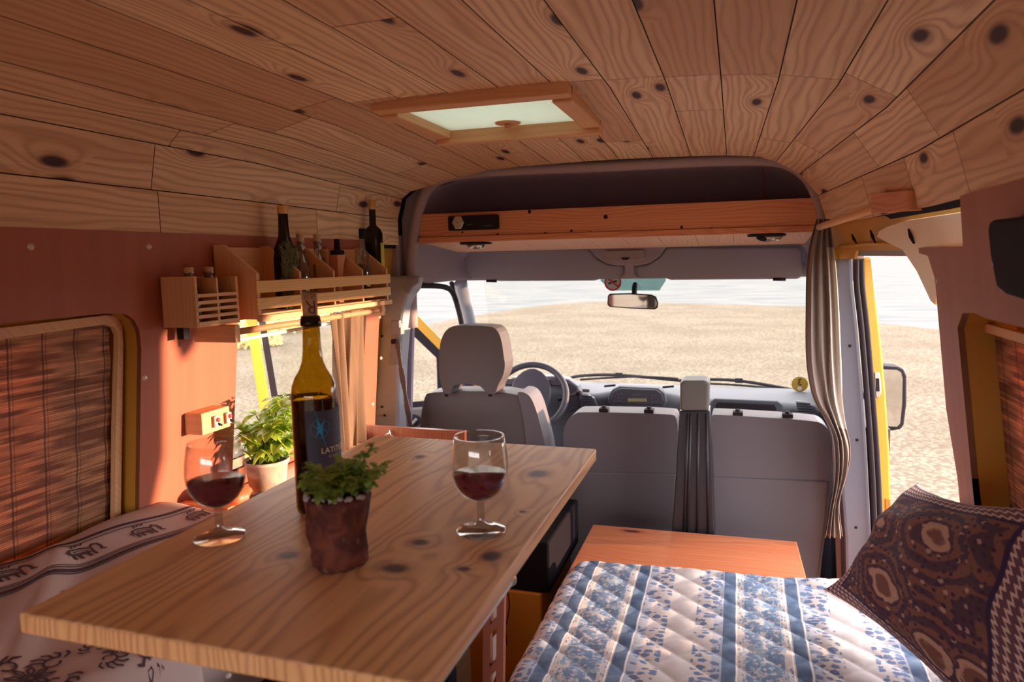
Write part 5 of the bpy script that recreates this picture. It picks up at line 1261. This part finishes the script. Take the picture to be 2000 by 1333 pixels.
for px, lb in ((591, 'clear cork stoppered bottle of white salt, left one of two in the long spice rack'), (624, 'clear cork stoppered bottle of white salt, right one of two in the long spice rack')):
    c = at(px); H_ = hgt(px - 2, 458, c)
    bottle(c, lb, [(.0004, 0), (.023, 0), (.024, .004), (.024, H_ * .55), (.022, H_ * .62), (.014, H_ * .70), (.012, H_ * .76), (.012, H_ * .88), (.0145, H_ * .885), (.0145, H_ * .9)], CLEARB, 'bottles in the long spice rack', (H_ * .40, SALT), (H_ * .84, H_, .0115), CORKM)
c = at(662); H_ = hgt(655, 467, c)
g = thing('spice_grinder', 'wooden funnel shaped grinder with dark knob in the long spice rack', 'grinder', c)
m = MB(); m.lathe([(.0004, 0), (.016, 0), (.012, H_ * .3), (.020, H_ * .55), (.029, H_ * .75), (.0004, H_ * .75)], c, 6); m.build('funnel_body', PINE_S, g, smooth=False)
m = MB(); m.lathe([(.0004, H_ * .75), (.022, H_ * .75), (.022, H_ * .82), (.010, H_ * .83), (.009, H_), (.0004, H_)], c, 24); m.build('knob', BLACK, g)
c = at(712, 560, -1.215); H_ = hgt(708, 447, c)
bottle(c, 'small clear vinegar bottle with black cap at the right end of the long spice rack', [(.0004, 0), (.021, 0), (.022, .003), (.022, H_ * .58), (.018, H_ * .66), (.010, H_ * .72), (.009, H_ * .88), (.009, H_ * .9)], CLEARB, 'bottles in the long spice rack', (H_ * .5, plain('vinegar', (.20, .17, .12), .3)), (H_ * .86, H_, .0115), BLACK)
c = at(733, 560, -1.262); H_ = hgt(730, 391, c)
ob = bottle(c, 'tall square dark oil bottle with gold cap and yellow label in the long spice rack', [(.0004, 0), (.028, 0), (.029, .003), (.029, H_ * .66), (.027, H_ * .70), (.0125, H_ * .74), (.0115, H_ * .90), (.0115, H_ * .92)], OLIVE, 'bottles in the long spice rack', (H_ * .6, DWINE), (H_ * .90, H_, .0125), GOLD, sq=.22)
m = MB(); m.box(c + Vector((.0295, -.002, .05)), c + Vector((.0305, .022, H_ * .56))); m.build('label', plain('yellow green label', (.55, .55, .06), .5), ob)
for px, lb in ((391, 'small corked glass bottle in the left compartment of the small spice box'), (428, 'small corked glass bottle in the right compartment of the small spice box')):
    p = AX(px, 560, -1.25); c = Vector((-1.25, SY0 + (.04 if px < 400 else .108), SZ0 + .0065)); H_ = .135
    bottle(c, lb, [(.0004, 0), (.024, 0), (.025, .003), (.025, .07), (.022, .082), (.013, .095), (.012, .118), (.0145, .119), (.0145, .123)], CLEARB, 'bottles in the small spice box', (.045, SALT), (.11, H_, .0115), CORKM)

# ------------------------------------------------------------------ rods and brown curtain
def rod(a, b, r, mat, name, lb, cat):
    m = MB(); m.tube([a, b], r, 16); o = m.build(name, mat, bevel=.002); tag(o, lb, cat); return o
cr = thing('curtain_rod', 'orange wooden curtain dowel fixed below the long spice rack', 'curtain rod', AX(455, 650, -1.20))
pa, pb = AX(459, 644, -1.185), AX(643, 614, -1.185)
m = MB(); m.tube([Vector((-1.185, 1.45, 1.287)), Vector((-1.185, 2.235, 1.287))], .0085, 16); m.build('dowel', PINE_S, cr)
m = MB(); m.box((XW, 1.440, 1.262), (-1.172, 1.458, 1.306)); m.build('bracket', PINE_L, cr, bevel=.002)
m = MB(); m.box((XW, 2.20, 1.268), (-1.172, 2.218, 1.305)); m.build('bracket', PINE_L, cr, bevel=.002)
m = MB(); m.box((XW, 1.385, 1.275), (XW + .02, 1.405, 1.304)); m.build('bracket', BLACK, cr)
rod(AX(463, 665, -1.335), AX(700, 622, -1.335), .0055, WHITE, 'net_curtain_rod', 'thin white tension rod inside the left side window', 'curtain rod')
def curt(a, b):
    y0, y1 = 1.89 + .055 * b + .02 * b * b, 2.10 + .0 * b; z = 1.300 - .46 * b
    y = y0 + (y1 - y0) * a; amp = .012 + .012 * b
    return Vector((-1.188 - .014 * b + amp * math.sin(a * 2 * PI * 4.2 + 1.4 * b) * (.6 + .4 * math.sin(a * 5 + b * 2)) - .02 * b, y + .008 * math.sin(a * 17 + b * 4), z))
m = MB(); m.grid(curt, 120, 40, lambda a, b: (.30 * a, .46 * b))
tag(m.build('curtain', CURTB, solid=.0015), 'brown linen curtain gathered beside the left side window', 'curtain')

# grey curtain at the cab
LB = [(1596, 428), (1584, 470), (1577, 520), (1575, 600), (1575, 690), (1581, 745), (1592, 785), (1612, 820), (1627, 857), (1630, 930), (1620, 1000), (1611, 1049)]
RB = [(1619, 428), (1626, 470), (1632, 520), (1638, 600), (1642, 690), (1644, 745), (1645, 785), (1650, 825), (1661, 876), (1657, 920), (1640, 985), (1646, 1051)]
DP = [2.43, 2.44, 2.44, 2.44, 2.44, 2.44, 2.43, 2.42, 2.41, 2.41, 2.42, 2.42]
LBp = smoothpath([AY(px, py, d) for (px, py), d in zip(LB, DP)], 6); RBp = smoothpath([AY(px, py, d) for (px, py), d in zip(RB, DP)], 6)
def gc(a, b):
    k = b * (len(LBp) - 1); i = min(int(k), len(LBp) - 2); t = k - i; l = LBp[i].lerp(LBp[i + 1], t); r = RBp[i].lerp(RBp[i + 1], t)
    p = l.lerp(r, a); p.y += .011 * math.sin(a * 2 * PI * 3.6 + math.sin(b * 5) * 1.3) + .005 * math.sin(a * 31 + b * 3); return p
m = MB()
nu, nv = 72, 110
vs = [gc(i / nu, j / nv) for j in range(nv + 1) for i in range(nu + 1)]
for j in range(nv):
    for i in range(nu):
        a, b = (i + .5) / nu, (j + .5) / nv; pale = a > .62 + .1 * math.sin(b * 7) and .12 < b < .66
        ids = (j * (nu + 1) + i, j * (nu + 1) + i + 1, (j + 1) * (nu + 1) + i + 1, (j + 1) * (nu + 1) + i)
        m.face([vs[q] for q in ids], [(.3 * (q % (nu + 1)) / nu, 1.1 * (q // (nu + 1)) / nv) for q in ids], 0, 1 if pale else 0, True)
tag(m.build('curtain', [CURTG, CURTW], solid=.0015), 'long grey curtain hanging twisted beside the right cab pillar', 'curtain')
cr = thing('curtain_rod', 'pale wooden curtain rod carrying the grey curtain at the upper right', 'curtain rod', AY(1606, 440, 2.43))
e1 = AH(1726, 402, .035); e0 = AY(1600, 444, 2.43)
m = MB(); m.tube([e0, e1], .0105, 16); m.build('rod', PINE_L, cr)
m = MB(); P = [AH(px, py, .012) for px, py in ((1729, 378), (1806, 371), (1806, 411), (1730, 416))]; m.prism(P, (-.035, -.006, 0)); m.build('bracket_block', PINE_S, cr, bevel=.003)
m = MB(); q = AH(1727, 378, .04); m.tube([q, q + Vector((0, .0, .008))], .005, 10); m.tube([AH(1727, 380, .035), AH(1727, 410, .035)], .0018, 6); m.build('bracket_screw', METAL, cr)

# ------------------------------------------------------------------ bench with printed cloth
CT = .862
def sdL(x, y):     # distance inside an L shaped seat
    def box(x0, x1, y0, y1): return min(x - x0, x1 - x, y - y0, y1 - y)
    return max(box(-9, -.955, -9, 1.385), box(-9, -.845, -9, .90))
def cloth_z(x, y):
    d = sdL(x, y); r = .045
    z = CT + .010 * math.sin(x * 9 + y * 3) * .5 + .004 * math.sin(y * 21 + x * 8)
    z += .022 * math.exp(-((x + 1.33) / .09) ** 2)
    # soft fold across the near corner
    f = (x + 1.10) * .75 + (y - .80) * .65; z += .018 * math.exp(-(f / .03) ** 2) * (1 if y < 1.0 else math.exp(-((y - 1.0) / .05) ** 2))
    if d < r: t = max(0, min(1, (r - d) / r)); z -= r * (1 - math.sqrt(max(0, 1 - t * t)))
    if d < 0: z = CT - r - .40 * min(1, -d / .012)
    return z
m = MB(); nx, ny = 130, 240
X0, X1, Y0, Y1 = -1.352, -.832, -.5, 1.40
m.grid(lambda a, b: Vector((X0 + (X1 - X0) * a, Y0 + (Y1 - Y0) * b, cloth_z(X0 + (X1 - X0) * a, Y0 + (Y1 - Y0) * b))), nx, ny, lambda a, b: ((X1 - X0) * a, (Y1 - Y0) * b))
def stroke(P, w_, org, ux, uy, sc, closed=False):
    P = [org + ux * (p[0] * sc) + uy * (p[1] * sc) for p in P]
    if closed: P = P + [P[0]]
    for i in range(len(P) - 1):
        a, b = P[i], P[i + 1]; d = (b - a)
        if d.length < 1e-6: continue
        d.normalize(); n = Vector((-d.y, d.x, 0)) * w_ * sc / 2; e = d * w_ * sc * .25; k = max(1, int((b - a).length / .008))
        for q in range(k):
            A_, B_ = a.lerp(b, q / k) - (e if q == 0 else e * 0), a.lerp(b, (q + 1) / k) + (e if q == k - 1 else e * 0)
            pts = [A_ - n, A_ + n, B_ + n, B_ - n]
            m.face([Vector((p.x, p.y, cloth_z(p.x, p.y) + .0016)) for p in pts], [(0, 0)] * 4, 0, 1)
def cpt(px, py): p = AZ(px, py, CT + .006); p.z = 0; return p
dl = (cpt(300, 1058) - cpt(60, 1150)).normalized()      # along the wall
dc = Vector((dl.y, -dl.x, 0))                            # away from the wall
E0 = cpt(285, 1040)
eleph = [([(-.5, .1), (-.4, .32), (-.1, .40), (.2, .36), (.38, .2), (.36, 0), (.1, -.02), (-.2, -.02), (-.42, 0)], .09, True), ([(-.42, 0), (-.44, -.3)], .11, False), ([(-.2, 0), (-.2, -.3)], .11, False), ([(.1, 0), (.12, -.3)], .11, False), ([(.32, 0), (.34, -.3)], .11, False), ([(.4, .3), (.55, .45), (.7, .35), (.72, .1), (.66, -.1), (.78, -.18)], .10, False), ([(-.3, .18), (-.1, .26), (.1, .2), (.22, .1)], .05, False), ([(-.2, .5), (-.12, .7), (0, .6), (.06, .78), (.2, .6), (.3, .74)], .06, False), ([(-.5, .2), (-.62, .1), (-.58, -.1)], .04, False), ([(-.3, .1), (-.05, .08), (.2, .05)], .05, False)]
for k in range(-1, 7):
    o_ = E0 - dl * (.135 * k)
    for P, w_, cl in eleph: stroke(P, w_, o_, dl, -dc, .052, cl)
def band(off, w_, dash=None):
    a = E0 + dl * .16 + dc * off; L_ = 1.15; n_ = int(L_ / (dash or .05))
    for i in range(n_):
        s0 = i * L_ / n_; s1 = s0 + L_ / n_ * (.68 if dash else 1.)
        stroke([(0, 0), (s1 - s0, 0)], w_, a - dl * s0, -dl, dc, 1.)
band(-.055, .010, .011); band(-.040, .003); band(.034, .0025); band(.040, .003); band(.052, .011, .013); band(.062, .003)
def curl(o_, sc, rot, fl=1):
    c_, s_ = math.cos(rot), math.sin(rot); ux = Vector((c_, s_, 0)); uy = Vector((-s_, c_, 0)) * fl
    sp = [(.55 * math.cos(t) * (1 - t / 8), .55 * math.sin(t) * (1 - t / 8)) for t in [k * .35 for k in range(16)]]
    stroke(sp, .12, o_, ux, uy, sc)
    for a in range(5): t = -.6 + a * .5; stroke([(.5 * math.cos(t), .5 * math.sin(t)), (.85 * math.cos(t + .15), .85 * math.sin(t + .15)), (1.0 * math.cos(t + .4), 1.0 * math.sin(t + .4))], .13, o_, ux, uy, sc)
def mandala(px, py, sc, rot=0.):
    o_ = cpt(px, py)
    for k in range(4):
        a = rot + k * PI / 2; curl(o_ + Vector((math.cos(a), math.sin(a), 0)) * sc * .75, sc * .62, a + .5, 1 if k % 2 else -1)
    for k in range(8): a = rot + k * PI / 4; stroke([(.08, 0), (.35, .08), (.55, 0), (.35, -.08)], .07, o_, Vector((math.cos(a), math.sin(a), 0)), Vector((-math.sin(a), math.cos(a), 0)), sc, True)
mandala(235, 1262, .045, .3); mandala(60, 1325, .055, .1); mandala(150, 1150, .02, .3)
stroke([(0, 0), (.14, -.002)], .004, cpt(215, 1322), Vector((1, .0, 0)), Vector((0, 1, 0)), 1.); stroke([(0, 0), (.14, -.002)], .004, cpt(215, 1332), Vector((1, .0, 0)), Vector((0, 1, 0)), 1.)
for k in range(8): stroke([(0, 0), (.010, 0)], .010, cpt(222 + k * 17, 1326 - k * 2.2), Vector((1, .0, 0)), Vector((0, 1, 0)), 1.)
tag(m.build('bench_cloth', [CLOTH, CLOTHINK], merge=False), 'pale cloth with dark printed elephants and scrolls covering the left bench', 'cloth')
bn_ = thing('bench', 'bench under the printed cloth at the left wall', 'bench', (-1.1, .4, 0))
m = MB(); m.box((-1.345, -.5, .40), (-.975, 1.36, .80)); m.build('cushion', PAPER, bn_)
m = MB(); m.box((-1.345, -.5, 0), (-.985, 1.35, .398)); m.build('bench_base', NAVY, bn_)

# ------------------------------------------------------------------ under the table
fr = thing('dark_void_block', 'dark block added for the void under the near end of the table', 'box', (-.70, .9, 0))  # block added to make the void below the table dark
m = MB(); m.box((-.815, .45, 0), (-.58, 1.37, .70)); m.build('box_body', CASE, fr, bevel=.006)
for py in (1305, 1321):
    m = MB(); q = AZ(446, py, .703); m.ball(q, .005); m.build('stud', WHITE, fr)
rc = thing('paper_rack', 'reddish wooden rack holding white sheets under the table edge', 'rack', AY(975, 1333, 1.32))
def ap(px, py, D=1.36): return AY(px, py, D)
m = MB(); m.bar(ap(953, 1185), ap(951, 1380), .016, .016, (0, 1, 0)); m.build('upright', REDW, rc)
m = MB(); m.bar(ap(980, 1150), ap(977, 1380), .016, .016, (0, 1, 0)); m.build('upright', REDW, rc)
for y in (1218, 1300):
    m = MB(); m.bar(ap(952, y + 18), ap(981, y - 14), .014, .014, (0, 1, 0)); m.build('crossbar', REDW, rc)
m = MB(); m.prism([ap(px, py, 1.375) for px, py in ((957, 1160), (972, 1160), (970, 1205), (957, 1225))], (0, .002, 0)); m.build('paper_sheet', PAPER, rc)
m = MB(); m.prism([ap(px, py, 1.375) for px, py in ((957, 1252), (972, 1236), (974, 1290), (970, 1315), (960, 1340), (957, 1330))], (0, .002, 0)); m.build('paper_sheet', PAPER, rc)
a, b = AY(985, 1152, 1.95), AY(1092, 1290, 1.95)
yb_ = thing('yellow_cabinet', 'low ochre painted box between the table and the bed', 'box', ((a.x + b.x) / 2, 2.1, 0))
m = MB(); m.box((a.x - .12, 1.95, 0), (-.545, 2.35, a.z)); m.build('box_body', YDARK, yb_, bevel=.006)
m = MB(); q = AY(990, 1150, 1.94); m.tube(smoothpath([q, AY(995, 1185, 1.94), AY(988, 1225, 1.94), AY(990, 1260, 1.94)], 5), .002, 6); m.build('cable', BLACK, yb_)
bg_ = thing('equipment_case', 'black equipment case on the ochre box behind the table edge', 'case', ((a.x + b.x) / 2, 2.1, a.z))
m = MB(); m.box((a.x - .10, 1.953, a.z + .001), (-.52, 2.36, a.z + .16)); m.build('case_body', CASE, bg_, bevel=.008)
m = MB(); m.box((a.x - .10, 2.06, a.z + .161), (-.58, 2.36, a.z + .30)); m.build('case_top', CASE, bg_, bevel=.008)
m = MB(); q = Vector((-.66, 1.946, a.z + .09)); m.box(q, q + Vector((.03, .006, .018))); m.build('latch', METAL, bg_)
